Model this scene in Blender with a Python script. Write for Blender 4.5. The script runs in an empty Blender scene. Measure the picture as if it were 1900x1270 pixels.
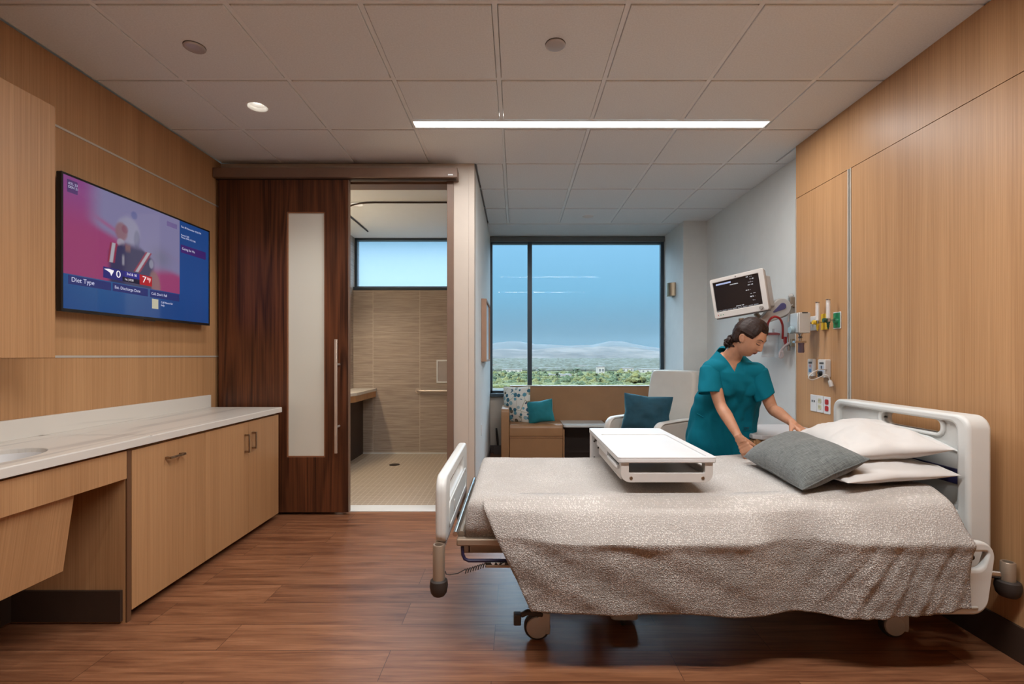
import bpy, bmesh, math, random
import numpy as np
from mathutils import Vector, Matrix, noise as mnoise
PI = math.pi
random.seed(7)
S = bpy.context.scene
COL = S.collection

# ------------------------------------------------------------------ camera
CAMZ = 1.293
cam_d = bpy.data.cameras.new('camera')
cam = bpy.data.objects.new('camera', cam_d); COL.objects.link(cam)
cam.location = (0, 0, CAMZ); cam.rotation_euler = (PI/2, 0, 0)
cam_d.sensor_width = 36; cam_d.lens = 36*899/1900
cam_d.shift_x = -8/1900; cam_d.shift_y = 26/1900
cam_d.clip_start = 0.05; cam_d.clip_end = 20000
S.camera = cam

# ------------------------------------------------------------------ colour management, world, sun
S.view_settings.view_transform = 'Standard'
S.view_settings.look = 'None'
S.view_settings.exposure = 0.12
S.view_settings.gamma = 1.0
S.view_settings.use_curve_mapping = False
cy = S.cycles
cy.max_bounces = 8; cy.diffuse_bounces = 5; cy.glossy_bounces = 4; cy.transmission_bounces = 8
cy.transparent_max_bounces = 12; cy.volume_bounces = 0; cy.volume_max_steps = 32
cy.caustics_reflective = False; cy.caustics_refractive = False
cy.sample_clamp_indirect = 6.0
cy.use_denoising = True
try:
    cy.denoiser = 'OPENIMAGEDENOISE'; cy.denoising_input_passes = 'RGB_ALBEDO_NORMAL'
except Exception: pass

W = bpy.data.worlds.new('sky'); S.world = W; W.use_nodes = True
wn = W.node_tree.nodes; wl = W.node_tree.links
for n in list(wn): wn.remove(n)
wo = wn.new('ShaderNodeOutputWorld'); wb = wn.new('ShaderNodeBackground')
wtc = wn.new('ShaderNodeTexCoord'); wsep = wn.new('ShaderNodeSeparateXYZ')
wr = wn.new('ShaderNodeValToRGB')
wl.new(wtc.outputs['Generated'], wsep.inputs[0]); wl.new(wsep.outputs['Z'], wr.inputs[0])
cr = wr.color_ramp; cr.elements[0].position = 0.0; cr.elements[0].color = (0.13, 0.22, 0.26, 1)
cr.elements[1].position = 0.06; cr.elements[1].color = (0.17, 0.31, 0.41, 1)
for p, c in ((0.03, (0.15, 0.26, 0.32)), (0.13, (0.20, 0.45, 0.64)), (0.24, (0.28, 0.58, 0.84)), (0.27, (0.6, 0.95, 1.3)), (0.42, (4.6, 5.9, 7.0)), (1.0, (6.0, 7.6, 9.2))):  # upper sky, out of view, raised far above the visible band to light the room
    e = cr.elements.new(p); e.color = (*c, 1)
wl.new(wr.outputs[0], wb.inputs['Color']); wb.inputs['Strength'].default_value = 1.0
wl.new(wb.outputs[0], wo.inputs[0])

sun_d = bpy.data.lights.new('sun', 'SUN'); sun_d.energy = 14; sun_d.angle = 0.01; sun_d.color = (1, 0.93, 0.8)
sun = bpy.data.objects.new('sun', sun_d); COL.objects.link(sun)
sun.rotation_euler = Vector((-0.55, -0.75, 0.62)).to_track_quat('Z', 'Y').to_euler()

# ------------------------------------------------------------------ materials
def newmat(name):
    m = bpy.data.materials.new(name); m.use_nodes = True
    nt = m.node_tree; b = nt.nodes['Principled BSDF']
    return m, nt, b
def N(nt, t, **kw):
    n = nt.nodes.new(t)
    for k, v in kw.items():
        if k.startswith('_'): setattr(n, k[1:], v)
        else: n.inputs[k.replace('__', ' ')].default_value = v
    return n
def L(nt, a, b): nt.links.new(a, b)
def coords(nt, scale=(1, 1, 1), kind='Object', rot=(0, 0, 0)):
    tc = nt.nodes.new('ShaderNodeTexCoord'); mp = nt.nodes.new('ShaderNodeMapping')
    mp.inputs['Scale'].default_value = scale; mp.inputs['Rotation'].default_value = rot
    L(nt, tc.outputs[kind], mp.inputs[0]); return mp.outputs[0]
def ramp(nt, fac, stops):
    r = nt.nodes.new('ShaderNodeValToRGB'); e = r.color_ramp.elements
    e[0].position, e[0].color = stops[0][0], (*stops[0][1], 1)
    e[1].position, e[1].color = stops[-1][0], (*stops[-1][1], 1)
    for p, c in stops[1:-1]:
        x = e.new(p); x.color = (*c, 1)
    L(nt, fac, r.inputs[0]); return r.outputs[0]
def bump(nt, b, h, strength=0.3, dist=0.002):
    n = nt.nodes.new('ShaderNodeBump'); n.inputs['Strength'].default_value = strength
    n.inputs['Distance'].default_value = dist
    L(nt, h, n.inputs['Height']); L(nt, n.outputs[0], b.inputs['Normal']); return n
def srgb(r, g, b):
    f = lambda c: (c/255/12.92) if c <= 10 else ((c/255+0.055)/1.055)**2.4
    return (f(r), f(g), f(b))
def plain(name, col, rough=0.5, metal=0.0, var=0.06, scale=8, bmp=0.0, bscale=60, spec=None, coat=0, sheen=0, trans=0, alpha=1, ior=None):
    m, nt, b = newmat(name)
    c = coords(nt)
    n = N(nt, 'ShaderNodeTexNoise', Scale=scale, Detail=3.0); L(nt, c, n.inputs['Vector'])
    lo = tuple(x*(1-var) for x in col); hi = tuple(min(1, x*(1+var)) for x in col)
    L(nt, ramp(nt, n.outputs[0], [(0.3, lo), (0.7, hi)]), b.inputs['Base Color'])
    b.inputs['Roughness'].default_value = rough; b.inputs['Metallic'].default_value = metal
    if spec is not None: b.inputs['Specular IOR Level'].default_value = spec
    if coat: b.inputs['Coat Weight'].default_value = coat; b.inputs['Coat Roughness'].default_value = 0.1
    if sheen: b.inputs['Sheen Weight'].default_value = sheen
    if trans: b.inputs['Transmission Weight'].default_value = trans
    if ior: b.inputs['IOR'].default_value = ior
    if alpha < 1: b.inputs['Alpha'].default_value = alpha
    if bmp:
        n2 = N(nt, 'ShaderNodeTexNoise', Scale=bscale, Detail=4.0); L(nt, c, n2.inputs['Vector'])
        bump(nt, b, n2.outputs[0], bmp)
    return m
def veneer(name, c1, c2, rough=0.42, grain=(170, 170, 1.2), cathedral=0, spec=0.4):
    """wood veneer, grain along z"""
    m, nt, b = newmat(name)
    v = coords(nt, grain)
    n = N(nt, 'ShaderNodeTexNoise', Scale=1.0, Detail=4.0, Roughness=0.7); L(nt, v, n.inputs['Vector'])
    v2 = coords(nt, (9, 9, 0.25))
    n2 = N(nt, 'ShaderNodeTexNoise', Scale=1.0, Detail=2.0); L(nt, v2, n2.inputs['Vector'])
    mx = N(nt, 'ShaderNodeMath', _operation='MULTIPLY_ADD'); mx.inputs[1].default_value = 0.35
    L(nt, n2.outputs[0], mx.inputs[0])
    ms = N(nt, 'ShaderNodeMath', _operation='MULTIPLY'); ms.inputs[1].default_value = 0.65
    L(nt, n.outputs[0], ms.inputs[0]); L(nt, ms.outputs[0], mx.inputs[2])
    fac = mx.outputs[0]
    if cathedral:
        v3 = coords(nt, (5.0, 5.0, 0.42))
        w = N(nt, 'ShaderNodeTexNoise', Scale=1.3, Detail=1.0, Distortion=0.4); L(nt, v3, w.inputs['Vector'])
        mm = N(nt, 'ShaderNodeMath', _operation='MULTIPLY'); mm.inputs[1].default_value = 34
        L(nt, w.outputs[0], mm.inputs[0])
        fr = N(nt, 'ShaderNodeMath', _operation='SINE'); L(nt, mm.outputs[0], fr.inputs[0])
        m2 = N(nt, 'ShaderNodeMath', _operation='MULTIPLY_ADD'); m2.inputs[1].default_value = cathedral
        L(nt, fr.outputs[0], m2.inputs[0]); L(nt, fac, m2.inputs[2]); fac = m2.outputs[0]
    L(nt, ramp(nt, fac, [(0.34, c1), (0.5, tuple((a+q)/2 for a, q in zip(c1, c2))), (0.66, c2)]), b.inputs['Base Color'])
    b.inputs['Roughness'].default_value = rough; b.inputs['Specular IOR Level'].default_value = spec
    bump(nt, b, n.outputs[0], 0.12, 0.001)
    return m
def emit(name, col, s):
    m, nt, b = newmat(name)
    b.inputs['Base Color'].default_value = (*col, 1)
    b.inputs['Emission Color'].default_value = (*col, 1); b.inputs['Emission Strength'].default_value = s
    return m

M = {}
M['oak'] = veneer('light_oak_veneer', (0.345, 0.176, 0.076), (0.53, 0.300, 0.143))
M['oak_slant'] = veneer('light_oak_veneer_slanted', (0.345, 0.176, 0.076), (0.53, 0.300, 0.143), grain=(3, 170, 1.2))
M['walnut'] = veneer('dark_walnut_veneer', (0.032, 0.0105, 0.005), (0.150, 0.050, 0.020), rough=0.38, grain=(90, 90, 1.3), cathedral=0.075)
M['brown_trim'] = plain('brown_painted_metal', (0.19, 0.12, 0.085), 0.45)
M['groove'] = plain('dark_groove', (0.03, 0.017, 0.01), 0.7)
M['white_wall'] = plain('pale_wall_paint', (0.68, 0.69, 0.67), 0.6, var=0.02)
M['beige_wall'] = plain('beige_wall_paint', (0.56, 0.49, 0.42), 0.55, var=0.02)
M['tile_ceiling'] = plain('ceiling_tile', (0.76, 0.80, 0.82), 0.85, var=0.05, scale=120, bmp=0.25, bscale=180)
M['grid'] = plain('ceiling_grid_paint', (0.80, 0.83, 0.84), 0.5, var=0.02)
M['gyp'] = plain('ceiling_paint', (0.74, 0.77, 0.78), 0.7, var=0.02)
M['alu'] = plain('brushed_aluminium', (0.58, 0.54, 0.48), 0.38, 0.35)
M['nickel'] = plain('satin_nickel', (0.66, 0.58, 0.50), 0.34, 0.6)
M['bronze_handle'] = plain('bronze_nickel_handle', (0.36, 0.27, 0.19), 0.35, 1.0)
M['black_base'] = plain('dark_rubber_base', (0.040, 0.022, 0.014), 0.55)
M['grey_base'] = plain('grey_rubber_base', (0.11, 0.09, 0.085), 0.55)
M['darkframe'] = plain('dark_window_metal', (0.045, 0.065, 0.085), 0.35, 0.3)
M['shade'] = plain('grey_shade_housing', (0.12, 0.13, 0.13), 0.5)
M['brass'] = plain('aged_brass', (0.34, 0.28, 0.20), 0.4, 1.0)
M['plastic'] = plain('pale_bed_plastic', (0.64, 0.65, 0.63), 0.38, var=0.02)
M['warm_plastic'] = plain('warm_grey_plastic', (0.56, 0.53, 0.50), 0.4, var=0.02)
M['white_plastic'] = plain('white_plastic', (0.66, 0.66, 0.66), 0.35, var=0.02)
M['black'] = plain('black_plastic', (0.012, 0.012, 0.013), 0.3)
M['rubber'] = plain('dark_rubber', (0.03, 0.022, 0.018), 0.6)
M['steel'] = plain('polished_steel', (0.55, 0.53, 0.52), 0.22, 1.0)
M['champagne'] = plain('champagne_painted_steel', (0.36, 0.28, 0.21), 0.4, 0.5)
M['navy'] = plain('navy_plastic', (0.02, 0.018, 0.06), 0.4)
M['tan'] = plain('tan_vinyl', (0.32, 0.165, 0.075), 0.42, var=0.05, bmp=0.08, bscale=300)
M['cream'] = plain('cream_vinyl', (0.60, 0.54, 0.47), 0.45, var=0.03, bmp=0.06, bscale=300)
M['sheet'] = plain('white_cotton', (0.57, 0.55, 0.53), 0.85, var=0.02, bmp=0.15, bscale=400, sheen=0.1)
M['red'] = plain('red_plastic', (0.42, 0.02, 0.02), 0.35)
M['yellow'] = plain('yellow_plastic', (0.62, 0.40, 0.03), 0.35)
M['green'] = plain('green_plastic', (0.01, 0.20, 0.08), 0.35)
M['darkgreen'] = plain('dark_green_plastic', (0.01, 0.06, 0.03), 0.35)
M['lavender'] = plain('blue_violet_plastic', (0.10, 0.09, 0.22), 0.4)
M['blue_clear'] = plain('clear_bluish_plastic', (0.75, 0.82, 0.85), 0.15, alpha=0.35)
M['clear'] = plain('clear_plastic', (0.85, 0.87, 0.88), 0.12, alpha=0.36)
M['white_text'] = plain('white_print', (0.8, 0.8, 0.8), 0.5)
M['dark_text'] = plain('dark_print', (0.06, 0.06, 0.06), 0.5)

# glass panes: thin, mostly clear with mirror reflection
def glass(name, tint, refl=0.04, rough=0.0):
    m, nt, b = newmat(name)
    nt.nodes.remove(b); out = nt.nodes['Material Output']
    tr = N(nt, 'ShaderNodeBsdfTransparent'); tr.inputs[0].default_value = (*tint, 1)
    gl = N(nt, 'ShaderNodeBsdfGlossy'); gl.inputs['Roughness'].default_value = rough
    mx = N(nt, 'ShaderNodeMixShader'); fr = N(nt, 'ShaderNodeFresnel'); fr.inputs[0].default_value = 1.12
    L(nt, fr.outputs[0], mx.inputs[0]); L(nt, tr.outputs[0], mx.inputs[1]); L(nt, gl.outputs[0], mx.inputs[2])
    L(nt, mx.outputs[0], out.inputs[0]); return m
def lightened_glass(name):  # translucent layer added to brighten the view in the bathroom window
    m, nt, b = newmat(name); nt.nodes.remove(b); out = nt.nodes['Material Output']
    tr = N(nt, 'ShaderNodeBsdfTransparent'); tl = N(nt, 'ShaderNodeBsdfTranslucent'); tl.inputs[0].default_value = (.9, .95, 1, 1)
    mx = N(nt, 'ShaderNodeMixShader'); mx.inputs[0].default_value = .16; L(nt, tr.outputs[0], mx.inputs[1]); L(nt, tl.outputs[0], mx.inputs[2])
    L(nt, mx.outputs[0], out.inputs[0]); return m
M['lightened_glass'] = lightened_glass('lightened_window_glass')
M['glass'] = glass('window_glass', (0.93, 0.98, 1.0))
# frosted glass lite
m, nt, b = newmat('frosted_glass')
b.inputs['Base Color'].default_value = (0.74, 0.75, 0.67, 1); b.inputs['Roughness'].default_value = 0.28
b.inputs['Transmission Weight'].default_value = 0.0
c = coords(nt); n = N(nt, 'ShaderNodeTexNoise', Scale=500.0); L(nt, c, n.inputs['Vector']); bump(nt, b, n.outputs[0], 0.05)
M['frost'] = m

# walnut plank floor (planks run along x)
m, nt, b = newmat('walnut_plank_floor')
v = coords(nt, (1, 1, 1))
br = N(nt, 'ShaderNodeTexBrick', Scale=1.0, Mortar__Size=0.0012, Mortar__Smooth=0.1, Bias=0.0, Brick__Width=1.22, Row__Height=0.2035)
br.offset = 0.37; br.offset_frequency = 2
br.inputs['Color1'].default_value = (0, 0, 0, 1); br.inputs['Color2'].default_value = (1, 1, 1, 1); br.inputs['Mortar'].default_value = (0.5, 0.5, 0.5, 1)
L(nt, v, br.inputs['Vector'])
# per plank offset of the grain
vm = N(nt, 'ShaderNodeVectorMath', _operation='MULTIPLY_ADD'); vm.inputs[1].default_value = (7.3, 3.1, 5.7)
L(nt, br.outputs['Color'], vm.inputs[0]); L(nt, v, vm.inputs[2])
mp = N(nt, 'ShaderNodeMapping'); mp.inputs['Scale'].default_value = (1.2, 14, 1); L(nt, vm.outputs[0], mp.inputs[0])
g1 = N(nt, 'ShaderNodeTexNoise', Scale=1.6, Detail=5.0, Roughness=0.62, Distortion=0.6); L(nt, mp.outputs[0], g1.inputs['Vector'])
mp2 = N(nt, 'ShaderNodeMapping'); mp2.inputs['Scale'].default_value = (5, 130, 1); L(nt, vm.outputs[0], mp2.inputs[0])
g2 = N(nt, 'ShaderNodeTexNoise', Scale=1.0, Detail=3.0); L(nt, mp2.outputs[0], g2.inputs['Vector'])
a1 = N(nt, 'ShaderNodeMath', _operation='MULTIPLY_ADD'); a1.inputs[1].default_value = 0.28; L(nt, g2.outputs[0], a1.inputs[0])
a0 = N(nt, 'ShaderNodeMath', _operation='MULTIPLY'); a0.inputs[1].default_value = 0.72; L(nt, g1.outputs[0], a0.inputs[0]); L(nt, a0.outputs[0], a1.inputs[2])
a2 = N(nt, 'ShaderNodeMath', _operation='MULTIPLY_ADD'); a2.inputs[1].default_value = 0.07; L(nt, br.outputs['Color'], a2.inputs[0]); L(nt, a1.outputs[0], a2.inputs[2])
fc = ramp(nt, a2.outputs[0], [(0.34, (0.085, 0.030, 0.015)), (0.46, (0.170, 0.066, 0.031)), (0.58, (0.250, 0.105, 0.050)), (0.72, (0.34, 0.155, 0.078))])
mc = N(nt, 'ShaderNodeMix', _data_type='RGBA'); mc.inputs['B'].default_value = (0.045, 0.018, 0.01, 1)
L(nt, br.outputs['Fac'], mc.inputs['Factor']); L(nt, fc, mc.inputs['A']); L(nt, mc.outputs['Result'], b.inputs['Base Color'])
b.inputs['Roughness'].default_value = 0.36
bump(nt, b, a1.outputs[0], 0.12, 0.002)
M['floor'] = m

# stone counter with soft veins
def stone(name, base, vein, rot=(0, 0, 0)):
    m, nt, b = newmat(name)
    v = coords(nt, (14, 0.9, 14))
    n = N(nt, 'ShaderNodeTexNoise', Scale=1.1, Detail=5.0, Distortion=0.4); L(nt, v, n.inputs['Vector'])
    L(nt, ramp(nt, n.outputs[0], [(0.40, base), (0.56, base), (0.66, vein)]), b.inputs['Base Color'])
    b.inputs['Roughness'].default_value = 0.3; return m
M['quartz'] = stone('veined_white_quartz', (0.66, 0.63, 0.58), (0.50, 0.48, 0.45))

# bathroom wall tile (x-z plane) and floor mosaic
def tilemat(name, c1, c2, grout, w, h, plane, streak=True, mortar=0.004, rough=0.4, off=(0, 0)):
    m, nt, b = newmat(name)
    tc = N(nt, 'ShaderNodeTexCoord'); sp = N(nt, 'ShaderNodeSeparateXYZ'); cb = N(nt, 'ShaderNodeCombineXYZ')
    L(nt, tc.outputs['Object'], sp.inputs[0])
    a, q = plane
    L(nt, sp.outputs[a], cb.inputs[0]); L(nt, sp.outputs[q], cb.inputs[1])
    sh = N(nt, 'ShaderNodeVectorMath', _operation='ADD'); sh.inputs[1].default_value = (off[0], off[1], 0); L(nt, cb.outputs[0], sh.inputs[0]); cb = sh
    br = N(nt, 'ShaderNodeTexBrick', Scale=1.0, Mortar__Size=mortar, Mortar__Smooth=0.1, Bias=0.0, Brick__Width=w, Row__Height=h)
    br.offset = 0.0; br.inputs['Color1'].default_value = (0, 0, 0, 1); br.inputs['Color2'].default_value = (1, 1, 1, 1)
    L(nt, cb.outputs[0], br.inputs['Vector'])
    vm = N(nt, 'ShaderNodeVectorMath', _operation='MULTIPLY_ADD'); vm.inputs[1].default_value = (3.3, 1.7, 0)
    L(nt, br.outputs['Color'], vm.inputs[0]); L(nt, cb.outputs[0], vm.inputs[2])
    mp = N(nt, 'ShaderNodeMapping'); mp.inputs['Scale'].default_value = (3, 70, 1) if streak else (20, 20, 1)
    L(nt, vm.outputs[0], mp.inputs[0])
    n = N(nt, 'ShaderNodeTexNoise', Scale=1.0, Detail=4.0, Roughness=0.6); L(nt, mp.outputs[0], n.inputs['Vector'])
    cc = ramp(nt, n.outputs[0], [(0.3, c1), (0.7, c2)])
    mc = N(nt, 'ShaderNodeMix', _data_type='RGBA'); mc.inputs['B'].default_value = (*grout, 1)
    L(nt, br.outputs['Fac'], mc.inputs['Factor']); L(nt, cc, mc.inputs['A']); L(nt, mc.outputs['Result'], b.inputs['Base Color'])
    b.inputs['Roughness'].default_value = rough; bump(nt, b, br.outputs['Fac'], -0.2, 0.002); return m
M['bath_tile'] = tilemat('linear_taupe_tile', (0.28, 0.225, 0.185), (0.49, 0.42, 0.355), (0.52, 0.46, 0.39), 0.62, 0.305, ('X', 'Z'), off=(-.186, -.02))
M['bath_tile_side'] = tilemat('linear_taupe_tile_side', (0.28, 0.225, 0.185), (0.49, 0.42, 0.355), (0.46, 0.40, 0.33), 0.62, 0.305, ('Y', 'Z'))
M['mosaic'] = tilemat('beige_floor_mosaic', (0.42, 0.35, 0.27), (0.50, 0.42, 0.33), (0.62, 0.56, 0.48), 0.052, 0.052, ('X', 'Y'), False, 0.003)

# ------------------------------------------------------------------ mesh helpers
ORG = {}
def tag(o, label=None, cat=None, group=None, kind=None):
    if label: o['label'] = label
    if cat: o['category'] = cat
    if group: o['group'] = group
    if kind: o['kind'] = kind
    return o
def thing(name, label, cat, loc=(0, 0, 0), group=None, rot=(0, 0, 0)):
    o = bpy.data.objects.new(name, None); COL.objects.link(o)
    o.empty_display_size = 0.1
    o.location = loc; o.rotation_euler = rot; ORG[o] = Vector(loc) if tuple(rot) == (0, 0, 0) else Vector((0, 0, 0))
    return tag(o, label, cat, group)
def rrect(x0, x1, y0, y1, r, n=6):
    if not hasattr(r, '__len__'): r = (r,)*4      # radii: x0y0, x1y0, x1y1, x0y1
    pts = []
    for (cx, cy_, a0, rr) in ((x0+r[0], y0+r[0], PI, r[0]), (x1-r[1], y0+r[1], 1.5*PI, r[1]), (x1-r[2], y1-r[2], 0, r[2]), (x0+r[3], y1-r[3], PI/2, r[3])):
        for k in range(n+1):
            a = a0+PI/2*k/n; pts.append((cx+rr*math.cos(a), cy_+rr*math.sin(a)))
    return pts
def to3(p, plane, d):
    if plane == 'xy': return (p[0], p[1], d)
    if plane == 'xz': return (p[0], d, p[1])
    return (d, p[0], p[1])     # 'yz'
class MB:
    def __init__(s): s.bm = bmesh.new()
    def box(s, x0, x1, y0, y1, z0, z1, mat=None):
        r = bmesh.ops.create_cube(s.bm, size=1)['verts']
        for v in r:
            v.co = Vector((x0+(v.co.x+.5)*(x1-x0), y0+(v.co.y+.5)*(y1-y0), z0+(v.co.z+.5)*(z1-z0)))
            if mat: v.co = mat @ v.co
        return s
    def ring(s, pts): return [s.bm.verts.new(p) for p in pts]
    def bridge(s, a, b, closed=True):
        n = len(a)
        for i in range(n if closed else n-1):
            try: s.bm.faces.new((a[i], a[(i+1) % n], b[(i+1) % n], b[i]))
            except ValueError: pass
    def cap(s, a):
        try: s.bm.faces.new(a)
        except ValueError: pass
    def loft(s, rings, cap=True):
        rs = [s.ring(r) for r in rings]
        for a, b in zip(rs, rs[1:]): s.bridge(a, b)
        if cap: s.cap(rs[0][::-1]); s.cap(rs[-1])
        return s
    def tube(s, pts, r, seg=10, cap=True, closed=False, flat=1.0):
        pts = [Vector(p) for p in pts]; n = len(pts)
        rr = r if hasattr(r, '__len__') else [r]*n
        rings = []; nrm = None
        for i, p in enumerate(pts):
            if closed: t = pts[(i+1) % n]-pts[i-1]
            else: t = pts[min(i+1, n-1)]-pts[max(i-1, 0)]
            t.normalize()
            if nrm is None:
                nrm = t.orthogonal().normalized()
                if abs(t.z) < 0.9: nrm = Vector((0, 0, 1)).cross(t).normalized()
            nrm = (nrm-t*nrm.dot(t)).normalized(); bn = t.cross(nrm)
            rings.append([p+nrm*rr[i]*math.cos(2*PI*k/seg)+bn*rr[i]*flat*math.sin(2*PI*k/seg) for k in range(seg)])
        rs = [s.ring(q) for q in rings]
        for a, b in zip(rs, rs[1:]): s.bridge(a, b)
        if closed: s.bridge(rs[-1], rs[0])
        elif cap: s.cap(rs[0][::-1]); s.cap(rs[-1])
        return s
    def cyl(s, p0, p1, r0, r1=None, seg=24):
        return s.tube([p0, p1], [r0, r0 if r1 is None else r1], seg)
    def lathe(s, prof, c=(0, 0, 0), axis='z', seg=28, cap=True):
        rings = []
        for r, h in prof:
            q = []
            for k in range(seg):
                a = 2*PI*k/seg; u, v = max(r, 1e-4)*math.cos(a), max(r, 1e-4)*math.sin(a)
                p = {'z': (u, v, h), 'x': (h, u, v), 'y': (v, h, u)}[axis]
                q.append((p[0]+c[0], p[1]+c[1], p[2]+c[2]))
            rings.append(q)
        return s.loft(rings, cap)
    def prism(s, pts, plane, d0, d1):
        a = s.ring([to3(p, plane, d0) for p in pts]); b = s.ring([to3(p, plane, d1) for p in pts])
        s.bridge(a, b); s.cap(a[::-1]); s.cap(b); return s
    def frame(s, outer, inner, plane, d0, d1):
        """plate with one hole; both loops have the same number of points"""
        A = [s.ring([to3(p, plane, d) for p in q]) for d in (d0, d1) for q in (outer, inner)]
        s.bridge(A[0], A[2]); s.bridge(A[3], A[1]); s.bridge(A[1], A[0]); s.bridge(A[2], A[3]); return s
    def ball(s, c, r, seg=20, rings=14):
        if not hasattr(r, '__len__'): r = (r,)*3
        v = bmesh.ops.create_uvsphere(s.bm, u_segments=seg, v_segments=rings, radius=1)['verts']
        for q in v: q.co = Vector((c[0]+q.co.x*r[0], c[1]+q.co.y*r[1], c[2]+q.co.z*r[2]))
        return s
    def grid(s, fn, nu, nv):
        vs = [[s.bm.verts.new(fn(i/nu, j/nv)) for j in range(nv+1)] for i in range(nu+1)]
        for i in range(nu):
            for j in range(nv):
                s.bm.faces.new((vs[i][j], vs[i+1][j], vs[i+1][j+1], vs[i][j+1]))
        return vs
    def build(s, name, mat, parent=None, bevel=0, smooth=True, sub=0, local=False, seg=2, mods=(), autos=None):
        bm = s.bm
        bmesh.ops.recalc_face_normals(bm, faces=bm.faces)
        if parent is None and not local:
            xs = [v.co for v in bm.verts]
            org = Vector(((min(v.x for v in xs)+max(v.x for v in xs))/2, (min(v.y for v in xs)+max(v.y for v in xs))/2, min(v.z for v in xs)))
        elif local: org = Vector((0, 0, 0))
        else: org = ORG[parent]
        for v in bm.verts: v.co -= org
        me = bpy.data.meshes.new(name); bm.to_mesh(me); bm.free()
        me.materials.append(mat)
        o = bpy.data.objects.new(name, me); COL.objects.link(o)
        if parent is None: o.location = org
        else: o.parent = parent
        ORG[o] = org
        if smooth: smooth_by_angle(me, 40)
        if bevel:
            md = o.modifiers.new('bevel', 'BEVEL'); md.width = bevel; md.segments = seg; md.limit_method = 'ANGLE'; md.angle_limit = math.radians(35)
            md.harden_normals = False
        if sub:
            md = o.modifiers.new('sub', 'SUBSURF'); md.levels = sub; md.render_levels = sub
        return o
def smooth_by_angle(me, deg):
    me.polygons.foreach_set('use_smooth', [True]*len(me.polygons))
    bm = bmesh.new(); bm.from_mesh(me); th = math.radians(deg)
    att = [False]*len(bm.edges)
    for i, e in enumerate(bm.edges):
        if len(e.link_faces) == 2 and e.calc_face_angle(0) > th: att[i] = True
    bm.free()
    a = me.attributes.get('sharp_edge') or me.attributes.new('sharp_edge', 'BOOLEAN', 'EDGE')
    a.data.foreach_set('value', att)
def struct(name, mb, mat, parent=None, **k):
    o = mb.build(name, mat, parent, **k); o['kind'] = 'structure'; return o
def baked(o):
    """replace an object's mesh by its evaluated (modifier applied) mesh"""
    dg = bpy.context.evaluated_depsgraph_get(); ev = o.evaluated_get(dg)
    me = bpy.data.meshes.new_from_object(ev); o.modifiers.clear(); o.data = me; return o
def copy_tree(o, parent=None):
    c = o.copy(); COL.objects.link(c); ORG[c] = ORG.get(o, Vector((0, 0, 0)))
    if parent is not None: c.parent = parent
    for ch in list(o.children): copy_tree(ch, c)
    return c
def P(x, y, Y):
    """measured photo position at depth Y -> point in the room"""
    return Vector(((x-958)*Y/899, Y, CAMZ-(y-661)*Y/899))
def text(name, body, size, mat, parent, loc, rot, align='LEFT', label=None, thick=0.0006, sx=1.0):
    cu = bpy.data.curves.new(name, 'FONT'); cu.body = body; cu.size = size; cu.align_x = align; cu.extrude = thick
    cu.align_y = 'CENTER'
    t = bpy.data.objects.new(name, cu); COL.objects.link(t)
    dg = bpy.context.evaluated_depsgraph_get(); me = bpy.data.meshes.new_from_object(t.evaluated_get(dg))
    COL.objects.unlink(t); bpy.data.objects.remove(t)
    me.materials.clear(); me.materials.append(mat); me.name = name
    o = bpy.data.objects.new(name, me); COL.objects.link(o)
    o.parent = parent; o.rotation_euler = rot; o.scale = (sx, 1, 1)
    o.location = Vector(loc)-ORG[parent]; ORG[o] = Vector((0, 0, 0))
    return o
# ------------------------------------------------------------------ the room
XL, XR, XR2, XA = -2.45, 2.13, 2.25, -0.349     # left wall, wood wall right, white wall right, alcove left wall
YB, YD, YC, YW = -1.6, 4.02, 5.72, 6.50         # wall behind camera, door wall, column face, window
H = 2.89
o = struct('floor', MB().box(XL-.2, XR2+.2, YB-.2, YD+0.0, -.1, 0), M['floor'], smooth=False)
o2 = struct('floor_alcove', MB().box(XA-.05, XR2+.2, YD, YW+.2, -.1, 0), M['floor'], smooth=False)
o.location, o2.location = Vector((o.location.x, o.location.y, -.1)), Vector((o2.location.x, o2.location.y, -.1))
struct('floor_bathroom', MB().box(XL, XA-.1, YD+.06, YW, -.1, 0.0), M['mosaic'], smooth=False)
struct('trim_threshold', MB().box(-1.55, -.55, YD-.0, YD+.16, -.02, 0.006), M['gyp'], smooth=False)

# ceiling: tegular tiles hanging just under a grid
x_lines = [-3.15+0.61*k for k in range(9)]
mb = MB(); X0 = -0.71-0.61*3
xs = [XL]+[x for x in (X0+0.61*k for k in range(0, 8)) if x > XL+.05 and x < 1.8]
ys = [2.194+0.61*k for k in range(-6, 7)]
SLIT = (3.283, 3.388)
DL = [(-1.66, 3.108), (.82, 5.54)]
def holed(mb, x0, x1, y0, y1, z0, z1, cx, cy, r, n=48):
    o = []; i = []
    for k in range(n):
        a = PI/4+2*PI*k/n; c_, s_ = math.cos(a), math.sin(a); i.append((cx+r*c_, cy+r*s_))
        q = min(((x1-cx)/c_ if c_ > 1e-6 else (x0-cx)/c_ if c_ < -1e-6 else 1e9), ((y1-cy)/s_ if s_ > 1e-6 else (y0-cy)/s_ if s_ < -1e-6 else 1e9)); o.append((cx+c_*q, cy+s_*q))
    for ex in ((x0, y0), (x1, y0), (x1, y1), (x0, y1)):
        k = min(range(n), key=lambda k: math.dist(o[k], ex)); o[k] = ex
    mb.frame(o, i, 'xy', z0, z1)
def tiles(x0, x1, y0, y1):
    g = 0.015
    for cx, cy in DL:
        if x0 < cx < x1 and y0 < cy < y1: holed(mb, x0+g, x1-g, y0+g, y1-g, H, H+.03, cx, cy, .0605); return
    mb.box(x0+g, x1-g, y0+g, y1-g, H, H+.03)
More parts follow.
